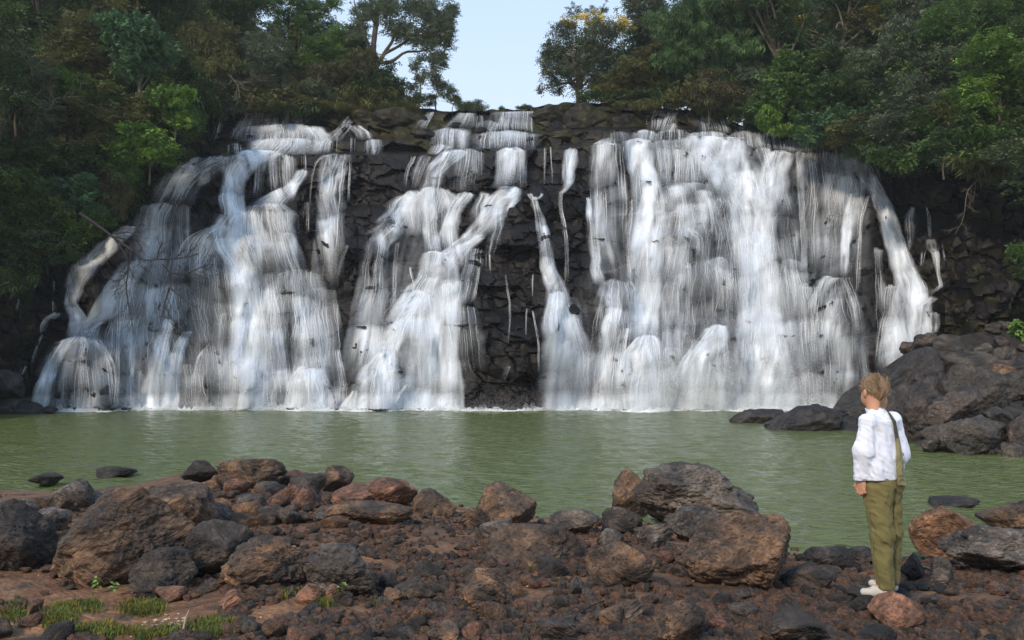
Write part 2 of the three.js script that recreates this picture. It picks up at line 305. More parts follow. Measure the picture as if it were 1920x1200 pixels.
function cascade(label, ...list) {
  const L = list.map((l) => ({ path: [[l[0][0][0], l[0][0][1] - 4, l[0][0][2]], ...l[0]], k: l[1], w: l[2], op: l[3] })), g = new THREE.Group(); cascadeSeed++;
  mesh('water_strands', strandSet(L, cascadeSeed), M.white, g).userData.kind = 'stuff';
  mesh('water_film', filmSet(L, cascadeSeed), M.film, g).userData.kind = 'stuff';
  top(g, 'cascade', label, 'cascade', 'white cascades of the waterfall');
}
const thin = [0.003, 0.011], mid = [0.0025, 0.011], fat = [0.003, 0.016];
// thin veils that dim the rock behind whole sections
const veil = (path, op) => [path, op * 5, null, op];
// upper tier, left to right
cascade('faint thin trickle at the far left end of the upper ledge', [[[418, 213, 6], [410, 240, 8], [404, 264, 11]], 1.3, thin]);
cascade('broad two-step white cascade on the upper ledge left of the mossy rock',
  [[[520, 207, 52], [518, 222, 55], [515, 238, 62]], 3.2, mid], [[[470, 212, 16], [455, 238, 14], [448, 262, 20]], 1.8, mid], [[[528, 236, 66], [530, 250, 70], [528, 268, 70]], 4.2, mid], [[[540, 262, 62], [535, 276, 70], [520, 290, 72]], 5.5, mid], [[[590, 240, 18], [605, 256, 16], [600, 285, 24]], 4, mid], [[[440, 272, 14], [438, 290, 16]], 1.6, thin]);
cascade('small stepped cascade spreading over square rocks on the upper ledge',
  [[[661, 211, 7], [654, 224, 9], [648, 236, 10]], 4, mid], [[[648, 236, 12], [632, 252, 18], [622, 266, 18]], 3, mid], [[[668, 238, 12], [682, 248, 14], [688, 262, 14]], 3.4, mid], [[[662, 262, 6], [660, 288, 6]], 2.4, thin], [[[700, 264, 14], [702, 276, 15], [702, 290, 14]], 4, mid], [[[612, 266, 12], [606, 288, 14]], 4, mid], [[[634, 262, 3], [632, 288, 4]], 2, thin]);
cascade('tiny white spout beside the mossy rock left of the sky gap', [[[806, 212, 6], [797, 226, 10], [788, 242, 12]], 3.5, mid]);
cascade('stepped cascade on the upper ledge just left of the sky gap',
  [[[874, 212, 14], [866, 226, 26], [860, 240, 30]], 3.4, mid], [[[846, 243, 32], [842, 258, 34], [844, 282, 34]], 4, mid], [[[900, 220, 6], [900, 246, 8]], 3, thin], [[[828, 275, 20], [815, 290, 16]], 4, mid]);
cascade('veil of water in steps directly below the sky gap',
  [[[962, 205, 34], [960, 226, 38], [958, 246, 40]], 3.4, mid], [[[915, 230, 22], [908, 250, 20]], 2.8, thin], [[[950, 249, 54], [950, 264, 56], [948, 280, 56]], 3.4, mid], [[[1000, 205, 3], [998, 228, 3], [998, 250, 3]], 4, thin]);
cascade('short cascade at the left of the upper right ledge', [[[1250, 207, 28], [1243, 224, 24], [1236, 246, 18]], 3.2, mid], [[[1262, 235, 10], [1250, 250, 18]], 4, mid]);
cascade('curved sheet of water sliding down the upper right boulder', [[[1312, 209, 10], [1312, 230, 12], [1312, 250, 12]], 3, mid], [[[1350, 212, 34], [1358, 228, 38], [1364, 250, 40]], 3, mid], [[[1380, 224, 16], [1396, 240, 14], [1404, 252, 12]], 2.4, thin]);
cascade('row of low white steps along the top of the right falls',
  [[[1160, 250, 22], [1160, 262, 24], [1158, 274, 26]], 2.8, mid], [[[1140, 262, 14], [1120, 272, 10]], 3.4, mid], [[[1210, 248, 24], [1206, 268, 26]], 4.5, mid], [[[1262, 246, 30], [1260, 268, 34]], 3, mid], [[[1330, 250, 34], [1334, 278, 40]], 5, mid], [[[1400, 250, 30], [1408, 278, 34]], 4, mid], [[[1440, 252, 24], [1446, 282, 26]], 3, mid], [[[1490, 264, 32], [1494, 286, 34]], 4, mid]);
// left falls
cascade('pale grey veil behind the streams of the left falls', veil([[330, 400, 70], [300, 520, 110], [300, 640, 150], [300, 766, 170]], 0.12), veil([[480, 400, 70], [500, 520, 110], [510, 640, 130], [510, 766, 140]], 0.14), [[[300, 540, 90], [310, 650, 120], [320, 766, 140]], 0.5, thin]);
cascade('slanting white sheet at the upper left shoulder of the falls',
  [[[398, 296, 58], [366, 318, 48], [336, 350, 40], [318, 388, 42]], 3.2, mid], [[[350, 312, 24], [334, 340, 20], [322, 372, 20]], 4, fat], [[[440, 294, 20], [428, 330, 14]], 1.6, thin]);
cascade('white water fanning down the left slope behind the bare twigs',
  [[[306, 384, 46], [296, 430, 46], [292, 480, 56], [280, 560, 60], [264, 650, 62], [254, 764, 64]], 1.9, mid], [[[300, 384, 24], [290, 415, 22], [286, 460, 26], [278, 500, 30]], 4.2, fat], [[[340, 392, 14], [342, 440, 14], [345, 500, 16]], 1.8, mid],
  [[[246, 600, 6], [246, 690, 6], [243, 764, 8]], 3.4, mid], [[[222, 580, 4], [221, 680, 4], [220, 764, 6]], 3, mid], [[[262, 700, 8], [258, 764, 12]], 2.4, mid]);
cascade('outermost left stream stepping down beside the dark bank',
  [[[238, 428, 18], [204, 458, 20], [160, 494, 24], [140, 532, 14], [134, 570, 12], [150, 598, 16], [148, 636, 26]], 4.2, mid], [[[200, 456, 20], [170, 500, 18], [160, 530, 12]], 2.5, thin]);
cascade('diagonal stream joining the left stepping stream', [[[252, 492, 26], [214, 545, 24], [192, 590, 24], [158, 614, 18], [150, 640, 20]], 4, mid], [[[236, 500, 20], [220, 570, 30], [205, 640, 34], [200, 690, 30]], 1.6, thin]);
cascade('rounded dome of water at the lower left corner of the falls', [[[150, 634, 26], [148, 650, 52], [146, 690, 66], [142, 764, 78]], 2.0, mid], [[[124, 640, 10], [100, 680, 12], [84, 720, 14], [70, 764, 18]], 5, mid], [[[182, 640, 10], [204, 670, 8], [212, 710, 8], [214, 764, 10]], 2.6, mid], [[[146, 634, 24], [140, 644, 40]], 5, mid]);
cascade('tiny trickles over dark ledges at the far left edge of the falls', [[[98, 568, 6], [98, 585, 6]], 3, thin], [[[104, 588, 10], [84, 600, 8], [78, 625, 5]], 3, thin], [[[78, 630, 3], [66, 660, 4], [60, 685, 5]], 3, thin], [[[44, 690, 5], [30, 715, 6], [26, 735, 6]], 4, thin], [[[100, 530, 3], [98, 550, 4]], 3, thin], [[[34, 565, 2], [27, 585, 3]], 4, thin], [[[70, 535, 6], [66, 540, 4]], 3, thin]);
cascade('bright narrow chute at the foot of the left falls', [[[318, 602, 9], [306, 640, 13], [292, 706, 18], [284, 766, 28]], 7, mid], [[[352, 624, 8], [336, 652, 10], [326, 676, 12], [318, 766, 15]], 4.6, mid], [[[325, 670, 12], [322, 766, 14]], 3.6, mid]);
cascade('small forked trickle on a dark rock at the foot of the left falls', [[[392, 648, 3], [377, 662, 4], [370, 686, 6], [366, 726, 9]], 4, thin]);
cascade('thin grey veil between the bright chute and the main left stream', [[[396, 470, 40], [402, 560, 46], [408, 660, 48], [410, 766, 50]], 1.25, mid], [[[430, 600, 26], [432, 766, 30]], 2.2, mid], [[[350, 690, 26], [350, 766, 28]], 1.3, thin]);
cascade('thick winding main stream of the left falls',
  [[[486, 284, 40], [456, 304, 26], [440, 336, 20], [434, 366, 22], [440, 396, 20], [424, 428, 28], [432, 462, 26], [452, 496, 24], [462, 540, 24], [466, 594, 30], [469, 664, 36], [470, 766, 44]], 6.5, fat], [[[424, 430, 30], [440, 470, 40], [460, 540, 44], [470, 640, 52], [474, 766, 62]], 1.8, mid]);
cascade('domed veil of water left of the main left stream', [[[410, 424, 20], [378, 440, 26], [366, 470, 34], [360, 520, 36]], 2.6, mid], [[[404, 452, 16], [388, 480, 20], [380, 500, 24]], 3, mid]);
cascade('crumpled white veil over the bosses right of the main left stream', [[[496, 386, 34], [492, 416, 50], [500, 460, 58], [512, 520, 56]], 2.6, mid], [[[470, 400, 16], [476, 430, 20], [484, 470, 24]], 4.4, mid], [[[532, 440, 20], [546, 480, 22], [556, 520, 20]], 3, mid], [[[510, 384, 30], [518, 400, 34], [520, 440, 30]], 3, mid]);
cascade('group of thin strands dropping from the lip right of the main left stream', [[[492, 293, 10], [486, 326, 8], [483, 366, 9]], 2, thin], [[[526, 292, 26], [528, 326, 26], [530, 364, 24]], 2.1, mid], [[[570, 294, 5], [570, 330, 6]], 2, thin], [[[512, 292, 8], [516, 360, 8]], 3, mid]);
cascade('short slanting stream crossing the left face above the crumpled veil', [[[566, 322, 10], [548, 348, 14], [524, 366, 26], [502, 388, 34]], 4.5, mid]);
cascade('pair of tall white strands down the dark wall left of centre', [[[625, 291, 22], [618, 326, 18], [610, 360, 18], [616, 400, 20], [612, 450, 22], [608, 540, 24]], 3, mid], [[[645, 292, 10], [638, 330, 10], [634, 370, 12], [630, 430, 14], [630, 530, 16]], 3, mid], [[[660, 294, 4], [656, 340, 4], [655, 380, 4]], 2, thin], [[[606, 292, 6], [590, 310, 4], [583, 360, 3], [577, 440, 3]], 2, thin], [[[575, 384, 4], [573, 440, 6]], 2.4, thin]);
cascade('wide pale veil filling the lower left falls', [[[545, 512, 60], [545, 590, 78], [545, 680, 86], [548, 766, 92]], 2.1, mid], [[[600, 545, 30], [600, 620, 42], [604, 700, 44], [606, 766, 44]], 1.9, mid], [[[560, 560, 10], [566, 640, 14], [560, 766, 18]], 3.4, mid], [[[508, 520, 12], [520, 600, 16], [530, 700, 20], [536, 766, 24]], 3, mid]);
cascade('white splashing dome at the foot of the left falls near centre', [[[588, 694, 18], [592, 726, 30], [596, 766, 36]], 6.5, mid], [[[566, 690, 8], [552, 720, 14], [548, 764, 16]], 4, mid], [[[632, 660, 6], [640, 700, 8], [645, 760, 10]], 3, mid]);
// centre falls
cascade('pale grey veil behind the streams of the centre falls', veil([[800, 390, 60], [780, 500, 80], [770, 640, 100], [770, 766, 110]], 0.12), veil([[1060, 560, 40], [1070, 766, 60]], 0.14), [[[780, 560, 70], [770, 766, 90]], 0.5, thin]);
cascade('curtain of strands dropping from the lip at the left of the centre falls', [[[852, 283, 26], [828, 304, 22], [812, 330, 16], [804, 358, 20]], 3.6, mid], [[[776, 297, 7], [766, 322, 6], [761, 352, 5]], 2.2, thin], [[[872, 283, 34], [868, 318, 36], [866, 358, 40]], 2, mid], [[[800, 296, 14], [784, 324, 12], [775, 354, 10]], 2, thin], [[[838, 290, 8], [822, 320, 8], [814, 356, 9]], 5, mid]);
cascade('square white curtain dropping from the lip below the sky gap', [[[957, 281, 25], [956, 316, 25], [954, 352, 26]], 4.4, mid]);
cascade('white apron spreading across the upper centre falls', [[[806, 354, 34], [800, 372, 64], [792, 400, 66], [796, 440, 52]], 3.4, mid], [[[776, 362, 16], [762, 392, 16], [742, 412, 14]], 5, mid], [[[872, 364, 14], [852, 394, 12], [842, 432, 16], [846, 474, 16]], 5, mid], [[[804, 356, 12], [806, 420, 12], [812, 476, 16]], 6, mid], [[[748, 370, 8], [732, 396, 8], [708, 424, 12], [690, 440, 14]], 2.4, thin]);
cascade('left diagonal stream of the centre falls fading into dark rock', [[[758, 394, 20], [732, 424, 24], [708, 456, 24], [700, 500, 24], [694, 560, 28], [684, 640, 34], [670, 720, 36]], 2.8, mid], [[[744, 460, 4], [740, 520, 4], [738, 570, 3], [722, 590, 6], [716, 640, 4]], 3.4, thin], [[[650, 464, 4], [636, 500, 5], [634, 540, 3]], 3, thin], [[[772, 505, 3], [778, 540, 3]], 3, thin]);
cascade('main spreading stream of the centre falls', [[[812, 474, 18], [802, 516, 20], [786, 548, 28], [768, 584, 36], [758, 640, 50], [758, 700, 60], [758, 766, 68]], 3.6, mid], [[[786, 548, 16], [760, 590, 14], [738, 640, 14], [716, 690, 16]], 4, mid], [[[800, 560, 14], [802, 640, 16], [800, 766, 20]], 4, mid]);
cascade('slanting stream from the square curtain across the centre falls', [[[954, 352, 20], [940, 372, 28], [916, 410, 22], [884, 446, 22], [850, 474, 26], [834, 506, 26], [838, 560, 30], [830, 650, 28], [826, 766, 30]], 4, mid], [[[908, 366, 14], [898, 392, 14], [896, 420, 12]], 2.6, mid], [[[934, 396, 10], [926, 440, 12], [918, 480, 10]], 1.8, thin], [[[890, 470, 14], [880, 520, 16], [872, 570, 14]], 1.7, mid], [[[896, 484, 4], [898, 520, 5], [890, 566, 5]], 4, thin]);
cascade('bright vertical stream at the right of the centre falls foot', [[[840, 536, 14], [842, 600, 14], [846, 680, 16], [845, 766, 24]], 5, mid], [[[876, 580, 20], [880, 640, 26], [888, 700, 22]], 1.2, thin]);
cascade('white splashing mound at the foot of the centre falls', [[[722, 662, 16], [712, 686, 30], [704, 724, 42], [702, 766, 50]], 5, mid], [[[766, 724, 8], [750, 744, 10], [744, 764, 12]], 4, mid], [[[664, 736, 6], [654, 752, 12], [652, 764, 16]], 5, mid], [[[782, 730, 6], [768, 748, 8], [766, 764, 10]], 5, mid]);
cascade('fine trickles on the bare dark rock right of the centre falls', [[[948, 520, 2], [955, 566, 2.5], [956, 600, 2], [953, 640, 2.5]], 5, thin], [[[916, 480, 4], [918, 510, 5]], 3, thin], [[[989, 584, 2], [987, 640, 2]], 3, thin], [[[1000, 590, 3], [1010, 650, 3], [1010, 700, 3]], 3, thin], [[[952, 690, 8], [942, 716, 9]], 1.6, thin], [[[1000, 520, 2], [998, 560, 2]], 3, thin]);
cascade('long narrow stream widening down the dark rock centre right', [[[1002, 374, 5], [1010, 400, 7], [1020, 440, 11], [1026, 484, 12], [1034, 520, 15], [1046, 548, 18], [1050, 590, 30], [1062, 650, 44], [1072, 766, 54]], 3.4, mid], [[[1044, 550, 14], [1042, 590, 20], [1040, 620, 22]], 6, mid], [[[1076, 600, 14], [1090, 650, 14], [1096, 700, 12]], 2.6, mid], [[[994, 366, 6], [1001, 376, 5]], 5, thin], [[[1016, 366, 4], [1008, 374, 5]], 5, thin]);
cascade('short bright spout and trickle just left of the right falls', [[[1071, 281, 11], [1066, 312, 12], [1067, 340, 8], [1058, 356, 5], [1050, 364, 4]], 5, mid], [[[1051, 362, 4], [1052, 400, 4], [1059, 440, 5], [1061, 500, 6], [1054, 552, 6]], 3.2, thin], [[[1022, 281, 2.5], [1021, 316, 2], [1022, 346, 2]], 3, thin], [[[1034, 280, 2.5], [1036, 320, 2], [1036, 350, 2]], 3, thin]);
// right falls
cascade('pale grey veil behind the streams of the right falls', veil([[1250, 275, 130], [1250, 420, 140], [1240, 600, 140], [1240, 766, 145]], 0.15), veil([[1480, 290, 130], [1500, 420, 120], [1510, 600, 120], [1510, 766, 130]], 0.17), [[[1320, 400, 160], [1320, 766, 190]], 0.5, thin]);
cascade('leftmost curtain of thin strands of the right falls', [[[1134, 271, 24], [1131, 350, 24], [1131, 450, 26], [1140, 524, 28]], 2.5, mid], [[[1104, 376, 5], [1111, 430, 6], [1118, 500, 9], [1126, 534, 12]], 3.8, mid], [[[1162, 272, 10], [1166, 360, 8], [1170, 500, 9]], 1.4, thin]);
cascade('domed spill at the lower left of the right falls', [[[1152, 528, 26], [1150, 552, 34], [1144, 610, 38], [1132, 690, 40], [1124, 766, 40]], 2.2, mid], [[[1150, 544, 12], [1150, 580, 14], [1138, 660, 14], [1126, 766, 16]], 4, mid], [[[1180, 530, 8], [1186, 560, 8], [1184, 640, 9]], 1.8, thin]);
cascade('thick white column second from the left edge of the right falls', [[[1198, 264, 26], [1202, 306, 24], [1214, 346, 26], [1216, 400, 28], [1210, 470, 28], [1214, 540, 24], [1210, 590, 26], [1206, 640, 30]], 4.6, fat], [[[1190, 380, 10], [1184, 450, 10], [1188, 540, 12]], 2.4, mid]);
cascade('dark-backed curtain of strands in the upper middle of the right falls', [[[1266, 266, 46], [1268, 306, 46], [1270, 350, 48]], 2.2, mid], [[[1240, 266, 10], [1246, 310, 10], [1250, 350, 12]], 3.4, mid], [[[1300, 270, 10], [1304, 316, 9], [1306, 352, 10]], 2.6, mid]);
cascade('tumbling veil over rounded rocks in the middle of the right falls', [[[1286, 346, 52], [1288, 390, 48], [1282, 450, 50], [1272, 540, 58], [1268, 630, 62], [1262, 766, 66]], 1.9, mid], [[[1268, 352, 14], [1276, 384, 14], [1272, 420, 12]], 3.6, mid], [[[1318, 360, 16], [1330, 396, 16], [1332, 440, 14]], 3.4, mid], [[[1292, 430, 10], [1310, 450, 12], [1312, 480, 9]], 3.6, mid], [[[1262, 466, 22], [1256, 500, 18], [1250, 540, 14]], 2.2, mid], [[[1346, 486, 22], [1352, 520, 26], [1356, 590, 22]], 2.4, mid], [[[1290, 500, 8], [1286, 580, 10], [1280, 640, 12]], 2, mid]);
cascade('widest and whitest column of the right falls', [[[1336, 258, 56], [1366, 304, 52], [1394, 350, 44], [1412, 400, 38], [1418, 480, 36], [1421, 560, 36], [1426, 640, 44], [1430, 700, 56], [1432, 768, 70]], 6.4, fat], [[[1340, 262, 40], [1350, 320, 40], [1372, 390, 36], [1385, 470, 30], [1386, 560, 26], [1380, 650, 30]], 2.6, mid], [[[1418, 440, 24], [1420, 560, 24], [1424, 680, 34]], 6, fat]);
cascade('plume bouncing off a knob right of the whitest column', [[[1462, 286, 26], [1450, 322, 24], [1452, 356, 24], [1460, 404, 30]], 4.6, mid], [[[1430, 280, 14], [1440, 310, 12], [1444, 340, 14]], 4, mid], [[[1464, 410, 28], [1470, 480, 28], [1478, 560, 32], [1486, 660, 38], [1490, 766, 44]], 2.1, mid], [[[1480, 490, 18], [1484, 540, 24], [1484, 600, 22]], 2.6, mid]);
cascade('smooth wide curtain below the flat lip of the right falls', [[[1560, 288, 62], [1566, 350, 66], [1562, 420, 64], [1556, 520, 54]], 2.2, mid], [[[1500, 288, 8], [1502, 360, 6], [1506, 440, 5], [1510, 540, 6]], 3.4, mid], [[[1544, 288, 7], [1552, 360, 7], [1556, 440, 6]], 4, mid], [[[1584, 290, 8], [1600, 340, 8], [1606, 380, 6]], 3.4, mid], [[[1597, 368, 7], [1587, 430, 9], [1584, 520, 8]], 6, mid], [[[1520, 288, 6], [1524, 380, 6], [1524, 500, 7]], 2.6, mid]);
cascade('rounded dome of water at the lower right of the falls', [[[1560, 522, 26], [1562, 550, 40], [1568, 610, 48], [1574, 690, 50], [1576, 766, 52]], 2.4, mid], [[[1536, 530, 10], [1526, 570, 9], [1522, 640, 10]], 3, mid], [[[1588, 524, 12], [1604, 570, 9], [1612, 640, 10]], 3, mid], [[[1510, 540, 20], [1516, 640, 26], [1524, 766, 34]], 1.7, mid]);
cascade('bright stream curving down the right end of the falls', [[[1606, 296, 22], [1630, 330, 16], [1648, 366, 15], [1660, 392, 17], [1672, 430, 17], [1684, 470, 18], [1698, 508, 22], [1710, 540, 28], [1708, 580, 36], [1700, 640, 44], [1690, 700, 46]], 5, fat], [[[1640, 304, 5], [1654, 340, 4]], 2, thin], [[[1626, 372, 6], [1614, 420, 5], [1610, 500, 6], [1606, 560, 6]], 3.4, thin], [[[1646, 470, 8], [1650, 540, 10], [1654, 620, 14]], 1.8, thin], [[[1672, 540, 14], [1664, 610, 16], [1656, 680, 18]], 2.4, mid]);
cascade('little stepped trickles on the dark ledges at the far right of the falls', [[[1710, 392, 4], [1706, 410, 8], [1708, 440, 8], [1704, 470, 3]], 3.6, thin], [[[1738, 392, 3], [1744, 410, 7], [1744, 448, 4]], 3.6, thin], [[[1744, 452, 8], [1750, 466, 9], [1756, 480, 6], [1758, 515, 3], [1764, 538, 3], [1752, 544, 8], [1744, 556, 6]], 3.4, thin], [[[1732, 474, 6], [1728, 500, 3]], 3, thin], [[[1768, 462, 3], [1772, 490, 3]], 2.4, thin], [[[1748, 560, 8], [1732, 572, 8], [1728, 600, 8], [1730, 620, 10]], 5, mid], [[[1752, 588, 8], [1752, 606, 9], [1750, 624, 7]], 5, mid]);
cascade('broad white mound at the foot of the right falls under the second column', [[[1212, 632, 22], [1206, 662, 40], [1202, 706, 48], [1198, 768, 54]], 5.6, fat], [[[1172, 620, 12], [1168, 660, 14], [1160, 700, 16]], 3, mid]);
cascade('slanting white mound at the foot of the right falls beside the whitest column', [[[1346, 612, 16], [1338, 640, 30], [1326, 690, 42], [1318, 768, 50]], 4.4, mid], [[[1328, 618, 10], [1304, 650, 10], [1284, 684, 12], [1272, 720, 16]], 5, mid], [[[1260, 660, 22], [1260, 766, 40]], 1.6, mid]);

// foam along the waterline and spray standing over it
{
  seed(77);
  const drop = new THREE.TetrahedronGeometry(1, 0), N = 340000, foam = shade(new THREE.InstancedMesh(new THREE.IcosahedronGeometry(1, 0), M.foam, 64000)), o = new THREE.Object3D();
  const live = [[60, 640, 1], [640, 860, 1.1], [860, 1040, 0.35], [1040, 1110, 0.8], [1110, 1540, 1.5], [1540, 1600, 1]];
  const pick = () => { for (;;) { const l = live[Math.floor(R() * live.length)]; if (R() * 500 < (l[1] - l[0]) * l[2]) return rr(l[0], l[1]); } };
  for (let i = 0; i < 64000; i++) {
    const px = pick(), d0 = faceBase(px, 770) - 0.7, d = d0 - Math.abs(gauss()) * 1.0 * (px > 1120 && px < 1540 ? 1.5 : 1) * (0.7 + 0.6 * n3(px * 0.02, 8));
    const x = (px - HX) / F * d; const hump = Math.max(0, 0.26 + 0.5 * n3(px * 0.05, 3) + 0.3 * n3(px * 0.16, 6)) * clamp((d - d0 + 1.3)); o.position.set(x, 0.01 + hump * R() ** 1.6, -d); const fs = 1 - 0.6 * clamp(o.position.y * 4); o.scale.set(rr(0.012, 0.05) * fs, rr(0.008, 0.026) * fs, rr(0.012, 0.05) * fs); o.rotation.set(0, R() * 6, 0); o.updateMatrix(); foam.setMatrixAt(i, o.matrix);
  }
  top(foam, 'foam', 'line of white foam where the falls meet the pool', 'foam', null, 'stuff');
  const spray = shade(new THREE.InstancedMesh(drop, M.foam, N));
  for (let i = 0; i < N; i++) {
    const px = R() < 0.7 ? 1340 + gauss() * 160 : pick(), right = smooth(1080, 1250, px) * smooth(1640, 1500, px), h = -Math.log(1 - R() * 0.98) * lerp(0.45, 1.35, right), d = faceBase(px, clamp(770 - h * 30, 300, 770)) - 0.5 - Math.abs(gauss()) * lerp(0.5, 1.1, right);
    o.position.set((px - HX) / F * d, h, -d); o.scale.setScalar(rr(0.004, 0.0105)); o.rotation.set(R() * 6, R() * 6, 0); o.updateMatrix(); spray.setMatrixAt(i, o.matrix);
  }
  top(spray, 'spray', 'fine spray drifting over the foot of the falls', 'spray', null, 'stuff');
}
// ---------------------------------------------------------------- trees, shrubs, creepers
function leafCluster(sd, n, len, wid, spread, droop) {       // a twig's worth of small folded leaves
  seed(sd); const pos = [], idx = [];
  for (let i = 0; i < n; i++) {
    const a = R() * TAU, c = V(gauss() * spread, gauss() * spread * 0.7, gauss() * spread), dir = V(Math.cos(a), rr(-droop, 0.35), Math.sin(a)).normalize(), L = len * rr(0.7, 1.25), W = wid * rr(0.75, 1.2);
    const side = V(-dir.z, rr(-0.4, 0.4), dir.x).normalize(), nn = V(0, 0, 0).crossVectors(side, dir).normalize(), k = pos.length / 3;
    const mid = c.clone().addScaledVector(dir, L * 0.45).addScaledVector(nn, -W * 0.25), tip = c.clone().addScaledVector(dir, L).addScaledVector(V(0, -1, 0), L * 0.2);
    const p1 = c.clone().addScaledVector(dir, L * 0.42).addScaledVector(side, W * 0.5), p2 = c.clone().addScaledVector(dir, L * 0.42).addScaledVector(side, -W * 0.5);
    for (const p of [c, p1, mid, tip, p2]) pos.push(p.x, p.y, p.z);
    idx.push(k, k + 1, k + 2, k + 1, k + 3, k + 2, k, k + 2, k + 4, k + 2, k + 3, k + 4);
  }
  const g = geoFrom(pos, idx); g.deleteAttribute('normal'); return g;
}
const LEAF = {
  broad: [1, 2, 3].map((s) => leafCluster(s, 11, 0.24, 0.13, 0.2, 0.5)),
  small: [4, 5, 6].map((s) => leafCluster(s, 17, 0.15, 0.075, 0.2, 0.4)),
  long: [7, 8, 9].map((s) => leafCluster(s, 13, 0.3, 0.06, 0.18, 1.2)),
};
function crownMesh(points, kind, cols, sd, size = 1) {         // points: [{p, t}] in the plant's own space
  seed(sd); const im = shade(new THREE.InstancedMesh(LEAF[kind][sd % 3], M.leaf, points.length)), o = new THREE.Object3D(), c = new THREE.Color();
  points.forEach(({ p, t }, i) => {
    o.position.copy(p); o.rotation.set(rr(-0.6, 0.6), R() * TAU, rr(-0.6, 0.6)); o.scale.setScalar(size * rr(0.65, 1.3)); o.updateMatrix(); im.setMatrixAt(i, o.matrix);
    const q = clamp(t + gauss() * 0.25), v = rr(0.75, 1.25); c.setRGB(lerp(cols[0][0], cols[1][0], q) * v, lerp(cols[0][1], cols[1][1], q) * v, lerp(cols[0][2], cols[1][2], q) * v); im.setColorAt(i, c);
  });
  im.name = 'crown'; im.userData.kind = 'stuff'; return im;
}
const G = {      // leaf colours, linear
  deep: [[0.038, 0.068, 0.024], [0.085, 0.137, 0.034]], green: [[0.051, 0.102, 0.026], [0.128, 0.222, 0.043]], bright: [[0.085, 0.171, 0.030], [0.205, 0.342, 0.051]], olive: [[0.085, 0.094, 0.030], [0.171, 0.171, 0.051]], grey: [[0.077, 0.102, 0.060], [0.154, 0.188, 0.102]], blue: [[0.051, 0.111, 0.051], [0.102, 0.205, 0.085]],
  yellow: [[0.342, 0.290, 0.043], [0.769, 0.564, 0.068]], brown: [[0.075, 0.07, 0.032], [0.14, 0.13, 0.05]], feather: [[0.051, 0.102, 0.034], [0.120, 0.213, 0.068]],
};
let plantSeed = 900;
// blobs: [x, y, half-width, half-height, amount] in survey pixels at distance d; base: where the stem stands
function plant(name, label, category, group, { d, base, blobs, leaf = 'small', col = G.green, dens = 1, trunk = 0.12, bark = M.bark, size = 1, limbs = true, clump = 0.36, lean = 0, second = null }) {
  const sd = plantSeed++, g = new THREE.Group(), b0 = P(base[0], base[1], d); g.position.copy(b0);
  seed(sd); const pts = [], pts2 = [], ends = [], s = d / F;
  for (const [x, y, w, h, am = 1, tint = 0] of blobs) {
    const c = P(x, y, d).sub(b0); c.z += gauss() * w * s * 0.4; const rx = w * s * 1.12, ry = h * s * 1.12, rz = Math.min(rx, ry * 1.6) * 0.9; ends.push(c);
    const nc = Math.max(8, Math.round(12 + 8 * Math.sqrt(rx * ry))), n = Math.round(am * dens * 170 * (rx * ry + 0.35 * (rx + ry) * rz) / (size * size));
    const cl = []; for (let i = 0; i < nc; i++) { const a = R() * TAU, e = Math.asin(rr(-0.9, 1)), q = rr(0.3, 1.0); cl.push([c.x + rx * q * Math.cos(a) * Math.cos(e), c.y + ry * q * Math.sin(e), c.z + rz * q * Math.sin(a) * Math.cos(e), rr(0.7, 1.3), R()]); }
    for (let i = 0; i < n; i++) { const k = cl[Math.floor(R() * nc)], r = clump * k[3]; (tint ? pts2 : pts).push({ p: V(k[0] + gauss() * rx * r, k[1] + gauss() * ry * r * 0.8, k[2] + gauss() * rz * r), t: k[4] }); }
    if (limbs && rx > 0.9) for (let i = 0; i < 4; i++) ends.push(V(cl[i][0], cl[i][1], cl[i][2]));
  }
  if (trunk > 0) {
    const parts = [], main = ends[0], knee = V(main.x * 0.25 + gauss() * 0.3 + lean, main.y * 0.5, main.z * 0.3), stem = curve([V(0, -0.5, 0), V(gauss() * 0.15 + lean * 0.4, main.y * 0.2, 0), knee, main.clone().multiplyScalar(0.97)], 14);
    parts.push(tapered(stem, trunk, trunk * 0.3, 7, 0.25));
    for (let i = 1; i < ends.length; i++) { const k = stem[Math.floor(rr(5, 12))], e = ends[i], m = k.clone().lerp(e, 0.5).add(V(gauss() * 0.3, rr(0, 0.5), gauss() * 0.3)); parts.push(tapered(curve([k, m, e], 8), trunk * rr(0.25, 0.5), trunk * 0.08, 5, 0.2)); }
    mesh('trunk', mergeGeometries(parts), bark, g);
  }
  g.add(crownMesh(pts, leaf, col, sd, size));
  if (pts2.length) { const y = crownMesh(pts2, leaf, G.yellow, sd + 1, size); y.name = 'sunlit_leaves'; g.add(y); }
  return top(g, name, label, category, group);
}
const FL = 'forest on the left bank', FR = 'forest on the right bank';
// --- left bank
plant('forest_tree', 'tall tree with a pale slender trunk at the top left corner', 'tree', FL, { d: 50, base: [86, 150], blobs: [[70, -40, 90, 50], [20, 40, 60, 45], [110, 30, 50, 40]], col: G.deep, trunk: 0.16, bark: M.barkPale });
plant('forest_tree', 'olive tree hung with creepers below the pale slender trunk', 'tree', FL, { d: 47, base: [165, 230], blobs: [[150, 80, 62, 55], [190, 120, 50, 45], [120, 130, 45, 40]], col: G.olive, trunk: 0.14 });
plant('creeper_tree', 'tree smothered in glossy dark green creeper on the upper left bank', 'tree', FL, { d: 45.5, base: [265, 200], blobs: [[255, 66, 48, 40], [285, 95, 40, 50], [240, 110, 30, 40]], leaf: 'broad', col: G.blue, trunk: 0.16 });
plant('grey_shrub', 'grey green shrub with pale bare twigs at the left edge', 'shrub', FL, { d: 43, base: [30, 240], blobs: [[25, 150, 60, 48], [60, 190, 40, 32]], col: G.grey, trunk: 0.08 });
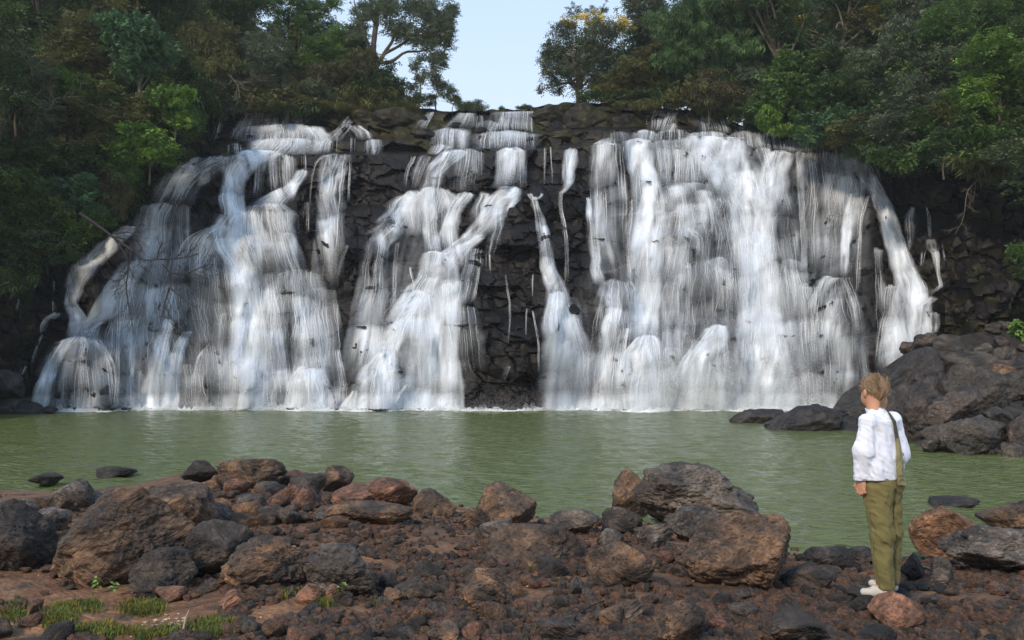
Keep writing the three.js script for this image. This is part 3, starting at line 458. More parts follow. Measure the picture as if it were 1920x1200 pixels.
plant('shrub', 'loose dark shrub between the grey shrub and the creeper tree', 'shrub', FL, { d: 45, base: [130, 250], blobs: [[120, 165, 55, 38], [185, 185, 50, 40]], col: G.green, trunk: 0.07 });
plant('broadleaf_shrub', 'bright green broad-leaved shrub highest beside the upper left ledge', 'shrub', FL, { d: 45.5, base: [325, 265], blobs: [[322, 190, 40, 26], [345, 222, 26, 26], [300, 206, 30, 26]], leaf: 'broad', col: G.bright, trunk: 0.06 });
plant('broadleaf_shrub', 'bright green broad-leaved shrub just above the slanting left sheet', 'shrub', FL, { d: 44.8, base: [280, 330], blobs: [[268, 262, 44, 26], [300, 285, 34, 24], [245, 290, 34, 28]], leaf: 'broad', col: G.bright, trunk: 0.06 });
plant('shrub', 'olive shrub under the creeper tree with trailing stems', 'shrub', FL, { d: 45, base: [190, 290], blobs: [[195, 205, 44, 40], [240, 220, 40, 42], [200, 260, 30, 30]], col: G.olive, trunk: 0.06 });
plant('hanging_bush', 'brownish bush hanging over the ledge at the left shoulder', 'shrub', FL, { d: 44, base: [205, 385], blobs: [[205, 345, 28, 26], [212, 375, 22, 26]], leaf: 'long', col: G.brown, trunk: 0.05, dens: 1.3 });
plant('round_bush', 'rounded blue green bush on the left bank', 'shrub', FL, { d: 43, base: [142, 410], blobs: [[140, 358, 34, 30], [160, 385, 24, 22]], leaf: 'broad', col: G.blue, trunk: 0.05, dens: 1.3 });
plant('shrub', 'mid green shrub low on the left bank beside the rounded bush', 'shrub', FL, { d: 42.5, base: [60, 430], blobs: [[45, 360, 46, 34], [85, 395, 34, 28], [20, 400, 34, 30]], leaf: 'broad', col: G.green, trunk: 0.05 });
plant('shrub', 'dark shrub over the shaded hollow on the left bank', 'shrub', FL, { d: 43, base: [70, 350], blobs: [[60, 285, 56, 24], [10, 300, 40, 30]], col: G.deep, trunk: 0.05 });
plant('shrub', 'lowest dark leafy shrub on the left bank', 'shrub', FL, { d: 42, base: [40, 530], blobs: [[30, 465, 50, 34], [80, 450, 40, 30], [110, 478, 30, 18]], leaf: 'broad', col: G.deep, trunk: 0.05 });
plant('shrub', 'small yellow green shrub above the outermost left stream', 'shrub', FL, { d: 43.4, base: [90, 500], blobs: [[88, 478, 26, 10], [150, 430, 26, 16], [190, 410, 24, 14]], leaf: 'broad', col: G.green, trunk: 0.03 });
plant('forest_tree', 'dark tree standing behind the creeper tree', 'tree', FL, { d: 55, base: [300, 150], blobs: [[300, -10, 80, 50], [350, 50, 45, 50], [230, 0, 60, 50]], col: G.deep, trunk: 0.2, bark: M.barkPale });
plant('forest_tree', 'hazy olive tree with straight stems above the upper left ledge', 'tree', FL, { d: 54, base: [385, 215], blobs: [[380, 60, 44, 55], [410, 120, 36, 40], [350, 130, 34, 42]], leaf: 'long', col: G.olive, trunk: 0.12, bark: M.barkPale });
plant('forest_tree', 'dark tree whose crown leaves the frame left of the sky chinks', 'tree', FL, { d: 58, base: [450, 200], blobs: [[430, 0, 60, 50], [455, 60, 34, 50]], col: G.deep, trunk: 0.22 });
plant('round_shrub', 'rounded grey green shrub above the broad upper left cascade', 'shrub', FL, { d: 56, base: [490, 205], blobs: [[490, 92, 48, 40], [500, 140, 46, 36]], col: G.grey, trunk: 0.12, dens: 1.2 });
plant('forest_tree', 'thin-leaved tree with sky showing through it', 'tree', FL, { d: 62, base: [560, 200], blobs: [[540, 10, 50, 34, 0.45], [580, 50, 40, 34, 0.5], [600, 5, 40, 30, 0.4], [520, 60, 26, 30, 0.5]], col: G.green, trunk: 0.14 });
plant('forest_tree', 'bushy tree right of the rounded grey green shrub', 'tree', FL, { d: 59, base: [600, 205], blobs: [[610, 110, 50, 42], [560, 130, 36, 34], [650, 70, 40, 36, 0.8]], col: G.green, trunk: 0.16 });
plant('shrub', 'dark brown tangle of shrubs above the mossy rock', 'shrub', FL, { d: 57, base: [650, 205], blobs: [[650, 140, 60, 40], [600, 160, 50, 30], [560, 170, 50, 26]], leaf: 'long', col: G.brown, trunk: 0.1 });
plant('shrub', 'low green shrub along the crest left of the mossy rock', 'shrub', FL, { d: 54.5, base: [490, 215], blobs: [[450, 180, 44, 22], [510, 184, 44, 18], [560, 190, 34, 12]], leaf: 'broad', col: G.olive, trunk: 0.05 });
plant('shrub', 'dark rounded shrub at the foot of the branching tree', 'shrub', FL, { d: 56.5, base: [705, 205], blobs: [[705, 155, 42, 40], [735, 175, 26, 26]], col: G.deep, trunk: 0.1, dens: 1.3 });
plant('shrub', 'low mossy growth on the crest left of the sky gap', 'shrub', FL, { d: 55, base: [640, 212], blobs: [[610, 200, 40, 9], [660, 200, 50, 7], [740, 198, 40, 7]], leaf: 'small', col: G.olive, trunk: 0, size: 0.7 });
// the open branching tree left of the sky gap, limbs set out by hand
{
  const d = 58, g = new THREE.Group(), b = P(706, 205, d); g.position.copy(b); const q = (x, y, z = 0) => P(x, y, d + z).sub(b), parts = [];
  const limb = (pts, r0, r1) => parts.push(tapered(curve(pts.map((p) => q(...p)), 14), r0, r1, 7, 0.2));
  limb([[706, 212], [704, 150], [700, 100], [706, 40], [716, -20]], 0.3, 0.14); limb([[704, 130], [722, 98], [738, 70], [730, 40], [742, 0]], 0.16, 0.05); limb([[702, 120], [690, 80], [672, 40], [664, 0]], 0.13, 0.04);
  limb([[722, 100], [752, 84], [772, 70], [800, 40], [820, 10]], 0.12, 0.03); limb([[712, 118], [735, 115], [760, 98], [790, 96], [826, 80], [846, 60]], 0.14, 0.03); limb([[706, 50], [690, 20], [680, -20]], 0.1, 0.03); limb([[772, 70], [790, 60], [820, 66]], 0.05, 0.02);
  mesh('trunk', mergeGeometries(parts), M.bark, g);
  seed(311); const pts = [];
  for (const [x, y, w, h, n] of [[690, 20, 40, 34, 300], [730, 10, 40, 30, 300], [790, 15, 44, 32, 420], [820, 45, 34, 34, 420], [800, 75, 40, 24, 300], [840, 60, 18, 40, 200], [760, 60, 36, 26, 220], [670, 60, 26, 26, 160], [845, 20, 18, 24, 120], [820, 105, 28, 14, 110], [740, 50, 40, 30, 150]]) for (let i = 0; i < n; i++) pts.push({ p: q(x + gauss() * w * 0.75, y + gauss() * h * 0.75, gauss() * 2), t: R() });
  g.add(crownMesh(pts, 'small', G.grey, 31, 0.95)); top(g, 'branching_tree', 'open branching tree leaning towards the sky gap from the left', 'tree', FL);
}
plant('sapling', 'thin sapling with sparse leaves under the branching tree', 'tree', FL, { d: 57, base: [786, 205], blobs: [[782, 130, 18, 24, 0.5], [776, 165, 14, 22, 0.5]], col: G.grey, trunk: 0.07, size: 0.8 });
plant('sapling', 'thin twin-stemmed sapling nearest the left side of the sky gap', 'tree', FL, { d: 57, base: [818, 205], blobs: [[822, 118, 20, 18, 0.45], [812, 150, 16, 22, 0.5], [836, 165, 12, 18, 0.5]], col: G.grey, trunk: 0.06, size: 0.8 });
plant('sapling', 'short twiggy bush at the left foot of the sky gap', 'shrub', FL, { d: 56.5, base: [848, 208], blobs: [[846, 178, 14, 14, 0.7], [800, 188, 22, 10, 0.8], [860, 192, 10, 8, 0.8]], col: G.deep, trunk: 0.04, size: 0.7 });
plant('grass_clump', 'hazy clump of tall grass at the foot of the sky gap', 'shrub', FL, { d: 57, base: [892, 214], blobs: [[890, 197, 20, 9, 1.4], [872, 202, 12, 6, 1.2]], leaf: 'long', col: G.grey, trunk: 0, size: 0.8 });
plant('grass_clump', 'tiny sprigs on the rim right below the sky gap', 'shrub', FL, { d: 57, base: [980, 208], blobs: [[985, 200, 14, 5, 1.3], [940, 204, 5, 4, 1]], leaf: 'small', col: G.deep, trunk: 0, size: 0.6 });
// --- right bank
plant('hazy_tree', 'hazy tree with yellow tips at the right of the sky gap', 'tree', FR, { d: 60, base: [1082, 200], blobs: [[1086, 92, 56, 46, 0.6], [1040, 110, 32, 44, 0.45], [1125, 90, 44, 44, 0.6], [1036, 160, 26, 22, 0.35], [1100, 140, 56, 34, 0.45], [1055, 50, 24, 14, 0.5], [1066, 42, 18, 12, 0.35, 1], [1116, 40, 28, 16, 0.4, 1], [1166, 46, 20, 16, 0.4, 1]], col: G.grey, trunk: 0.2 });
plant('bare_top_tree', 'nearly bare twigs rising above the hazy yellow-tipped tree', 'tree', FR, { d: 68, base: [1092, 190], blobs: [[1080, 18, 16, 16, 0.2], [1108, 20, 16, 14, 0.2], [1132, 14, 12, 12, 0.2]], col: G.grey, trunk: 0.1, size: 0.8 });
plant('forest_tree', 'tall pale feathery tree at the top right of the sky gap', 'tree', FR, { d: 64, base: [1235, 200], blobs: [[1215, 20, 40, 36, 0.8], [1195, 0, 24, 26, 0.6], [1240, 60, 36, 44]], col: G.grey, trunk: 0.2 });
plant('forest_tree', 'dense dark green feathery tree with the largest crown on the right', 'tree', FR, { d: 55, base: [1330, 215], blobs: [[1310, 50, 80, 50], [1340, 110, 70, 50], [1270, 100, 44, 44], [1390, 40, 50, 44]], leaf: 'long', col: G.feather, trunk: 0.28, dens: 1.15 });
plant('shrub', 'yellow green sloping shrub between the hazy tree and the largest crown', 'shrub', FR, { d: 57, base: [1200, 200], blobs: [[1190, 140, 44, 34], [1230, 110, 36, 34], [1160, 165, 40, 24], [1240, 160, 40, 30]], col: G.olive, trunk: 0.1, dens: 1.2 });
plant('shrub', 'dark undergrowth shrub along the crest right of the sky gap', 'shrub', FR, { d: 56, base: [1130, 198], blobs: [[1130, 180, 46, 14], [1200, 180, 46, 14], [1260, 178, 40, 20]], leaf: 'small', col: G.deep, trunk: 0.05 });
plant('shrub', 'brown-tinged creeper mound above the curved sheet of water', 'shrub', FR, { d: 53.5, base: [1330, 222], blobs: [[1330, 165, 44, 34], [1360, 190, 30, 20]], leaf: 'long', col: G.brown, trunk: 0.08, dens: 1.2 });
plant('grass_clump', 'row of fern-like tufts on the mossy crest right of the sky gap', 'shrub', FR, { d: 54.5, base: [1200, 202], blobs: [[1215, 194, 32, 8, 1.4], [1170, 192, 20, 5, 1.2]], leaf: 'long', col: G.olive, trunk: 0, size: 0.8 });
plant('leaning_tree', 'tree with a thick dark trunk leaning left behind the right falls', 'tree', FR, { d: 53, base: [1490, 190], blobs: [[1430, 10, 56, 40, 0.8], [1395, -20, 50, 40], [1470, 60, 40, 30, 0.6]], col: G.deep, trunk: 0.36, lean: -0.8 });
plant('forest_tree', 'creeper-wrapped upright tree with yellow leaves behind it', 'tree', FR, { d: 54, base: [1572, 160], blobs: [[1590, -10, 60, 34, 0.8], [1550, 60, 36, 34, 0.6], [1628, 24, 16, 22, 0.7, 1], [1700, 4, 40, 18, 0.7, 1], [1480, 50, 24, 24, 0.25, 1], [1390, 30, 14, 24, 0.3, 1]], col: G.deep, trunk: 0.26, bark: M.barkPale });
plant('shrub', 'leafy green shrub above the low steps of the right falls', 'shrub', FR, { d: 50.5, base: [1480, 250], blobs: [[1500, 130, 44, 36], [1470, 190, 50, 40], [1530, 190, 44, 44]], leaf: 'broad', col: G.green, trunk: 0.08 });
plant('grass_clump', 'bright drooping grass tuft overhanging the end of the upper right ledge', 'shrub', FR, { d: 50, base: [1440, 245], blobs: [[1438, 216, 22, 20, 1.5], [1480, 240, 30, 10, 1.2]], leaf: 'long', col: G.bright, trunk: 0 });
plant('shrub', 'dark leafy shrub just over the smooth wide curtain', 'shrub', FR, { d: 48.5, base: [1570, 275], blobs: [[1560, 235, 50, 26], [1610, 220, 44, 34], [1530, 262, 40, 14]], leaf: 'broad', col: G.blue, trunk: 0.06 });
plant('hillside_tree', 'grey green hillside tree right of the creeper-wrapped tree', 'tree', FR, { d: 49, base: [1670, 220], blobs: [[1665, 110, 60, 44], [1710, 80, 54, 40], [1640, 150, 44, 34]], leaf: 'long', col: G.grey, trunk: 0.14 });
plant('hillside_tree', 'soft pale green tree in the middle of the right hillside', 'tree', FR, { d: 46, base: [1720, 300], blobs: [[1715, 190, 64, 50], [1680, 240, 46, 40], [1740, 250, 44, 34]], leaf: 'small', col: G.grey, trunk: 0.12 });
plant('round_bush', 'small rounded pale bush hanging over the right rock wall', 'shrub', FR, { d: 43.5, base: [1770, 320], blobs: [[1768, 280, 34, 30], [1795, 268, 24, 20]], leaf: 'small', col: G.feather, trunk: 0.05, dens: 1.3 });
plant('hillside_tree', 'bright green tree reaching the right edge of the frame', 'tree', FR, { d: 42, base: [1870, 250], blobs: [[1865, 130, 64, 50], [1905, 170, 46, 50], [1840, 190, 44, 36]], leaf: 'small', col: G.bright, trunk: 0.14 });
plant('hillside_tree', 'tree filling the top right corner', 'tree', FR, { d: 46, base: [1850, 130], blobs: [[1850, 20, 70, 50], [1910, 50, 46, 50], [1780, 70, 46, 50]], leaf: 'small', col: G.green, trunk: 0.18 });
plant('shrub', 'mid green shrub spreading above the right rock wall', 'shrub', FR, { d: 41.5, base: [1880, 330], blobs: [[1860, 285, 60, 24], [1915, 250, 36, 40], [1820, 240, 30, 30]], leaf: 'broad', col: G.green, trunk: 0.06 });
plant('shrub', 'bright sprig hanging on the rock right of the curved right stream', 'shrub', FR, { d: 44.3, base: [1705, 330], blobs: [[1704, 305, 12, 16, 1.2], [1650, 290, 22, 12, 1.2]], leaf: 'broad', col: G.green, trunk: 0 });
plant('shrub', 'small shrub clinging to the right rock wall at the frame edge', 'shrub', FR, { d: 38.5, base: [1912, 500], blobs: [[1908, 478, 22, 18, 1], [1918, 500, 16, 14]], leaf: 'broad', col: G.green, trunk: 0.03 });
plant('grass_clump', 'sunlit sprig among the boulders at the right frame edge', 'shrub', FR, { d: 31, base: [1912, 640], blobs: [[1914, 618, 16, 16, 1.2]], leaf: 'broad', col: G.bright, trunk: 0, size: 0.8 });
// far rows that close the forest behind
for (const [x, y, d, label] of [[20, -40, 66, 'far dark tree behind the top left corner'], [180, -60, 68, 'far dark tree above the olive creeper tree'], [330, 30, 72, 'far tree behind the hazy straight-stemmed tree'], [1450, 60, 72, 'far tree behind the leaning dark trunk'], [1540, 20, 70, 'far tree behind the creeper-wrapped tree'], [1640, 0, 62, 'far tree over the grey green hillside tree'], [1760, -60, 58, 'far tree behind the top right corner'], [1370, 90, 70, 'far dark tree behind the largest right crown'], [1300, 60, 74, 'far tree seen between the feathery trees'], [90, 60, 62, 'far tree in the gloom of the upper left bank'], [250, 120, 60, 'far tree in shade right of the creeper tree']])
  plant('forest_tree', label, 'tree', x < 960 ? FL : FR, { d, base: [x, y + 160], blobs: [[x, y, 80, 60], [x + 40, y + 60, 60, 50], [x - 50, y + 50, 60, 50]], col: G.deep, trunk: 0.2, dens: 0.8, size: 1.4 });
// off to the sides the woods go on
for (const [px, d, label] of [[-120, 38, 'dark tree crown cut off by the left frame edge'], [2050, 36, 'dark tree crown cut off by the right frame edge']])
  plant('bank_tree', label, 'tree', px < 960 ? FL : FR, { d, base: [px, 420], blobs: [[px, 150, 130, 90], [px - 20, 300, 120, 80], [px + 30, 20, 120, 90]], col: G.deep, trunk: 0.3, dens: 0.5, size: 1.6 });
// thicket between the named plants
{
  let k = 0;
  const heads = scene.children.filter((o) => /tree|shrub|bush/.test(o.name) && o.userData.label), short = (l) => l.split(/ (?:with|at|beside|in|behind|below|above|left|right|between|near|just|before|under|over|whose|that|along|hung|smothered|low|reaching|filling|leaning|standing|hanging|highest|spreading|seen|rising|clinging) /)[0];
  const thick = (px, py, d, w, h, left) => plant('thicket_shrub', `${['fine-leaved', 'narrow-leaved', 'broad-leaved', 'small-leaved'][k % 4]} ${['dark', 'olive', 'green', 'deep green', 'grey green'][(k * 7) % 5]} thicket shrub next to the ${short(heads.reduce((m, o) => { const q = P(px, py, d).distanceTo(o.position.clone().add(V(0, 2, 0))); return q < m[0] ? [q, o] : m; }, [1e9])[1].userData.label)}`, 'shrub', left ? 'left bank thicket shrubs' : 'right bank thicket shrubs',
    { d, base: [px, py + h], blobs: [[px, py, w, h]], leaf: ['small', 'long', 'broad', 'small'][k % 4], col: [G.deep, G.olive, G.green, G.deep, G.grey][(k * 7) % 5 | 0], trunk: 0.05, limbs: false, dens: 0.9, size: 1 + 0.3 * (k++ % 2) });
  for (const [x, y, d, w, h] of [[10, 90, 50, 60, 50], [70, 110, 51, 60, 50], [130, 40, 53, 60, 50], [200, 40, 53, 60, 50], [320, 130, 50, 46, 44], [365, 185, 52, 40, 34], [350, 160, 54, 50, 44], [410, 175, 55, 50, 40], [450, 120, 60, 50, 50], [400, 60, 62, 60, 60], [520, 165, 58, 60, 36], [470, 160, 57, 50, 34], [590, 185, 56.5, 60, 24], [680, 185, 57, 50, 24], [160, 300, 45, 50, 30], [110, 320, 44, 50, 30], [230, 330, 45, 40, 26], [60, 230, 45, 60, 34], [150, 230, 46.5, 60, 34], [300, 250, 46.5, 50, 40], [10, 345, 43, 50, 34], [640, 100, 62, 50, 40], [740, 190, 57, 40, 18], [560, 80, 66, 50, 44], [160, 390, 44.3, 50, 26], [20, 520, 42.3, 40, 24], [340, 240, 49, 40, 34], [425, 196, 54.5, 40, 16], [480, 198, 54.3, 44, 12], [540, 199, 54.6, 44, 10], [600, 205, 55.5, 50, 8]]) thick(x, y, d, w, h, true);
  for (const [x, y, d, w, h] of [[1400, 120, 56, 60, 60], [1420, 170, 54, 50, 44], [1370, 190, 54.5, 50, 26], [1280, 185, 56, 60, 22], [1210, 80, 66, 50, 50], [1460, 90, 57, 60, 60], [1510, 60, 58, 60, 60], [1600, 80, 55, 60, 60], [1560, 140, 53, 60, 50], [1620, 170, 50, 60, 50], [1660, 60, 55, 60, 60], [1740, 20, 52, 70, 60], [1590, 250, 47.6, 50, 26], [1640, 265, 47, 50, 30], [1690, 285, 45.8, 40, 26], [1740, 160, 47, 60, 60], [1790, 140, 46, 60, 60], [1800, 210, 44, 50, 50], [1840, 100, 46, 60, 60], [1900, 110, 43, 50, 60], [1760, 240, 44.6, 50, 40], [1900, 300, 40.5, 50, 30], [1840, 310, 42.3, 50, 26], [1700, 130, 49, 60, 50], [1150, 150, 60, 50, 40], [1290, 140, 58, 60, 40], [1440, 30, 60, 60, 60], [1300, 190, 55, 60, 18], [1255, 190, 55.5, 40, 14], [1395, 215, 53.5, 40, 18], [1345, 203, 54.5, 40, 10]]) thick(x, y, d, w, h, false);
}
// ground cover on the banks
{
  seed(515); const left = [], right = [];
  for (let i = 0; i < 90000; i++) {
    const L = i % 2 === 0, px = L ? rr(-200, 420) : rr(1420, 2100), py = rr(-40, L ? 560 : 420), cr = pw(CREST, px); if (py < cr) continue;
    const lim = L ? pw(LEFTB, py) - 14 : pw(RIGHTB, py), inn = L ? px < lim : px > lim; if (!inn || (!L && py > 330 + 40 * n3(px * 0.02, 4)) || (L && py > 470 + 60 * n3(px * 0.02, 9))) continue;
    if (fbm(px * 0.012, py * 0.012, 2, 3) < -0.06) continue;
    (L ? left : right).push({ p: P(px, py, faceD(px, py) - rr(0, 0.5)), t: clamp(0.5 + 1.4 * n3(px * 0.02, py * 0.02, 3)) });
  }
  for (const [pts, s, label] of [[left, 44, 'tangled ground cover on the left bank'], [right, 45, 'tangled ground cover on the right bank']]) { const m = crownMesh(pts, 'broad', G.deep, s, 1.1); m.scale.set(1, 1, 1); top(m, 'undergrowth', label, 'undergrowth', null, 'stuff'); }
}
// bare branches
function twigs(root, label, sd, d, lines, r, mat) {
  seed(sd); const b = P(lines[0][0][0], lines[0][0][1], d), parts = [], q = (x, y, z = 0) => P(x, y, d + z).sub(b), g = new THREE.Group(); g.position.copy(b);
  const sub = (p, dir, len, rad, lvl) => { const e = p.clone().addScaledVector(dir, len), m = p.clone().lerp(e, 0.5).add(V(gauss() * len * 0.12, gauss() * len * 0.12, gauss() * len * 0.12)), c = curve([p, m, e], 4); parts.push(tapered(c, rad, rad * 0.5, 4)); if (lvl > 0) for (let i = 0; i < 3; i++) { const a = rr(-0.9, 0.9), dd = V(dir.x * Math.cos(a) - dir.y * Math.sin(a), dir.x * Math.sin(a) + dir.y * Math.cos(a), dir.z + gauss() * 0.4).normalize(); sub(c[1 + i], dd, len * rr(0.4, 0.7), rad * 0.55, lvl - 1); } };
  lines.forEach((l, k) => { const pts = curve(l.map((p) => q(p[0], p[1], gauss() * 0.3)), 16), rad = r * (k ? 0.6 : 1); parts.push(tapered(pts, rad, rad * 0.35, 5)); for (let i = 4; i < 16; i += 1.5) { const j = Math.floor(i), dir = pts[j + 1 > 16 ? 16 : j + 1].clone().sub(pts[j - 1]).normalize(), a = (R() < 0.5 ? 1 : -1) * rr(0.4, 1.1); sub(pts[j], V(dir.x * Math.cos(a) - dir.y * Math.sin(a), dir.x * Math.sin(a) + dir.y * Math.cos(a), gauss() * 0.4).normalize(), rr(0.4, 1.0) * d / 42, rad * 0.42, 2); } });
  mesh('branches', mergeGeometries(parts), mat, g); top(g, root, label, 'branch', null);
}
twigs('bare_branch', 'dark leafless branch hanging in front of the left falls', 61, 40.5, [[[150, 400], [196, 432], [214, 446], [248, 470], [272, 488], [300, 486], [340, 484], [372, 476]], [[214, 446], [240, 490], [237, 540], [244, 585], [252, 628]], [[305, 496], [318, 512], [322, 542], [345, 560], [362, 588]], [[248, 470], [232, 520], [208, 530]], [[318, 512], [350, 512], [380, 500], [398, 494]], [[318, 540], [308, 575], [308, 600]], [[213, 438], [240, 436], [266, 444]]], 0.085, M.barkDark);
twigs('bare_branch', 'pale dead branch at the left frame edge above the shaded hollow', 62, 41, [[[60, 190], [90, 205], [105, 185], [135, 182], [160, 180]], [[60, 190], [75, 170], [85, 150]], [[60, 210], [80, 213], [88, 208]]], 0.035, M.barkPale);
twigs('bare_branch', 'pale forked dead branch at the upper left frame edge', 63, 41, [[[30, 120], [40, 100], [30, 85], [20, 70]], [[40, 100], [60, 125], [80, 112]]], 0.035, M.barkPale);
twigs('bare_branch', 'thin pale stem drooping down the right rock wall', 64, 42, [[[1865, 308], [1830, 340], [1814, 360], [1806, 410], [1790, 440]]], 0.03, M.barkPale);
twigs('bare_branch', 'pale crooked dead branch above the upper left ledge', 65, 53, [[[430, 140], [445, 160], [450, 185]], [[445, 160], [470, 150], [480, 140]]], 0.04, M.barkPale);
// ---------------------------------------------------------------- rocks
let rough0 = 0;
function rockShape(sd, detail, { planes = 13, sharp = 14, rough = 0.1, flat = 1, taper = 1 } = {}) {
  seed(sd); let g = new THREE.IcosahedronGeometry(1, detail); g.deleteAttribute('uv'); g.deleteAttribute('normal'); g = mergeVertices(g, 1e-4);
  const N = []; for (let i = 0; i < planes; i++) { const z = rr(-1, 1), a = R() * TAU, r = Math.sqrt(1 - z * z); N.push([r * Math.cos(a), z, r * Math.sin(a), rr(0.62, 1)]); }
  const p = g.attributes.position, o = R() * 50, v = V(0, 0, 0);
  for (let i = 0; i < p.count; i++) {
    v.fromBufferAttribute(p, i).normalize(); let s = 0; for (const [a, b, c, h] of N) { const q = (a * v.x + b * v.y + c * v.z) / h; if (q > 0) s += q ** sharp; }
    let r = Math.min(1.25, s ** (-1 / sharp)); rough0 = rough * 1.35;
    r *= 1 + rough0 * (1.5 * fbm(v.x * 1.4 + o, v.y * 1.4, v.z * 1.4, 3) + 0.8 * fbm(v.x * 4.5 + o, v.y * 4.5, v.z * 4.5 + 5, 3) + (detail > 10 ? 0.42 * (0.3 - Math.abs(n3(v.x * 11 + o, v.y * 11, v.z * 11))) : 0));
    p.setXYZ(i, v.x * r, v.y * r * flat, v.z * r);
  }
  g.computeBoundingBox(); const b = g.boundingBox, c = b.getCenter(V(0, 0, 0)), e = b.getSize(V(0, 0, 0));
  g.translate(-c.x, -b.min.y, -c.z); g.scale(1 / e.x, 1 / e.y, 1 / e.z); if (taper !== 1) for (let i = 0; i < p.count; i++) p.setY(i, p.getY(i) * lerp(taper, 1, smooth(-0.55, 0.45, p.getX(i)))); return g;      // unit box standing on y = 0
}
function dressRock(g, w, h, l, tones, sd) {       // real size, box-mapped texture in metres, patches of tone
  g = g.clone(); g.scale(w, h, l); g.computeVertexNormals(); const gi = g.toNonIndexed(), p = gi.attributes.position, n = gi.attributes.normal, uv = new Float32Array(p.count * 2), col = new Float32Array(p.count * 3), o = sd * 3.7;
  for (let t = 0; t < p.count; t += 3) {
    const ax = Math.abs(n.getX(t) + n.getX(t + 1) + n.getX(t + 2)), ay = Math.abs(n.getY(t) + n.getY(t + 1) + n.getY(t + 2)), az = Math.abs(n.getZ(t) + n.getZ(t + 1) + n.getZ(t + 2));
    for (let i = t; i < t + 3; i++) {
      const x = p.getX(i), y = p.getY(i), z = p.getZ(i);
      uv.set(ay >= ax && ay >= az ? [x + o, z] : ax >= az ? [z + o, y] : [x + o, y], i * 2);
      const q = smooth(-0.22, 0.26, fbm(x * 2.1 / Math.max(0.5, w) + o, y * 2.1 / Math.max(0.5, w), z * 2.1 / Math.max(0.5, w), 4)), k = 1 + 0.5 * fbm(x * 6 + o, y * 6, z * 6, 3);
      for (let c = 0; c < 3; c++) col[i * 3 + c] = lerp(tones[0][c], tones[1][c], q) * k;
    }
  }
  gi.setAttribute('uv', new THREE.BufferAttribute(uv, 2)); gi.setAttribute('color', new THREE.BufferAttribute(col, 3)); return gi;
}
const T = {
  pile: [[0.04, 0.034, 0.03], [0.105, 0.085, 0.066]],
  brown: [[0.088, 0.063, 0.05], [0.25, 0.145, 0.085]], red: [[0.195, 0.098, 0.065], [0.338, 0.163, 0.098]], grey: [[0.091, 0.075, 0.068], [0.221, 0.182, 0.156]], dark: [[0.04, 0.031, 0.028], [0.1, 0.075, 0.06]], mauve: [[0.1, 0.08, 0.07], [0.2, 0.157, 0.132]], tan: [[0.208, 0.111, 0.065], [0.390, 0.208, 0.111]], wet: [[0.028, 0.026, 0.027], [0.06, 0.05, 0.046]],
};
const placed = [];
let rockSeed = 4000;
// a boulder given by its outline box in survey pixels and the distance at which its foot stands
function boulder(name, label, [x0, y0, x1, y1], tone, { d, detail = 26, deep = 0.8, sink = 0.16, turn = 0, mat = M.boulder, group = 'boulders of the near shore', ...shape } = {}) {
  const sd = rockSeed++, cx = (x0 + x1) / 2; let foot = d ? P(cx, y1, d) : onGround(cx, y1 - (y1 - y0) * 0.06);
  if (foot.y < -0.04 && !d) { const dw = EYE * F / (y1 - HY); foot = P(cx, y1, dw); foot.y = -0.04; }
  const dist = -foot.z, w = (x1 - x0) * dist / F, hv = (y1 - y0) * dist / F, l = w * deep, h = hv * (1 + sink);
  const g = dressRock(rockShape(sd, Math.round(detail * 0.7), shape), w, h, l, T[tone], sd), m = mesh('x', g, mat);
  const dc = dist + l * 0.36; m.position.set((cx - HX) / F * dc * (dist / dc * 0.5 + 0.5), foot.y - h * sink, -dc); m.rotation.y = turn;
  placed.push([m.position.x, m.position.z, w * 0.5, l * 0.5]);
  return top(m, name, label, 'boulder', group);
}
const B = (label, box, tone, o) => boulder('boulder', label, box, tone, o);
B('dark boulder cut off by the left frame edge', [-70, 948, 72, 1085], 'dark', { detail: 34 });
B('largest brown boulder at the left, streaked with grey', [92, 925, 346, 1112], 'brown', { detail: 52, deep: 0.75, planes: 11, rough: 0.13 });
B('brown boulder leaning behind the largest left boulder', [238, 915, 402, 1012], 'brown', { detail: 40 });
B('smooth dark boulder right of the largest left boulder', [345, 984, 466, 1092], 'dark', { detail: 34, rough: 0.07 });
B('low dark boulder tucked under the largest left boulder', [232, 1032, 362, 1117], 'dark', { detail: 34, d: 5.75 });
B('pitted brown boulder with an overhanging dark side', [398, 1018, 568, 1114], 'brown', { detail: 48, rough: 0.14, planes: 9 });
B('pitted grey boulder beside the overhanging one', [556, 1030, 708, 1122], 'grey', { detail: 46, rough: 0.13 });
B('broad flat-topped boulder at the water on the left', [400, 862, 534, 920], 'brown', { detail: 34, planes: 9 });
B('grey-brown boulder left of the flat-topped one at the water', [333, 866, 408, 908], 'dark', { detail: 28 });
B('flat grey slab near the water at the left', [78, 903, 172, 966], 'mauve', { detail: 28, planes: 8 });
B('small grey block left of the largest boulder', [128, 925, 215, 962], 'mauve', { detail: 22 });
B('round-topped brown boulder beside the pool left of centre', [594, 876, 660, 926], 'brown', { detail: 26, rough: 0.06 });
B('dark angular block in front of the round-topped boulder', [540, 893, 606, 935], 'dark', { detail: 22, planes: 9, sharp: 22 });
B('smooth tan slab left of the pair by the pool', [618, 914, 704, 960], 'red', { detail: 28, planes: 8 });
B('smooth brown slab right of the pair by the pool', [674, 902, 782, 954], 'red', { detail: 30, planes: 9 });
B('low wedge running down to the water at centre', [772, 920, 856, 968], 'brown', { detail: 26, planes: 8 });
B('long low rock shelf below the pair of slabs', [606, 944, 772, 988], 'brown', { detail: 34, planes: 8, deep: 0.4 });
B('flat brown block above the gravel left of the shelf', [535, 915, 605, 962], 'red', { detail: 24, planes: 8 });
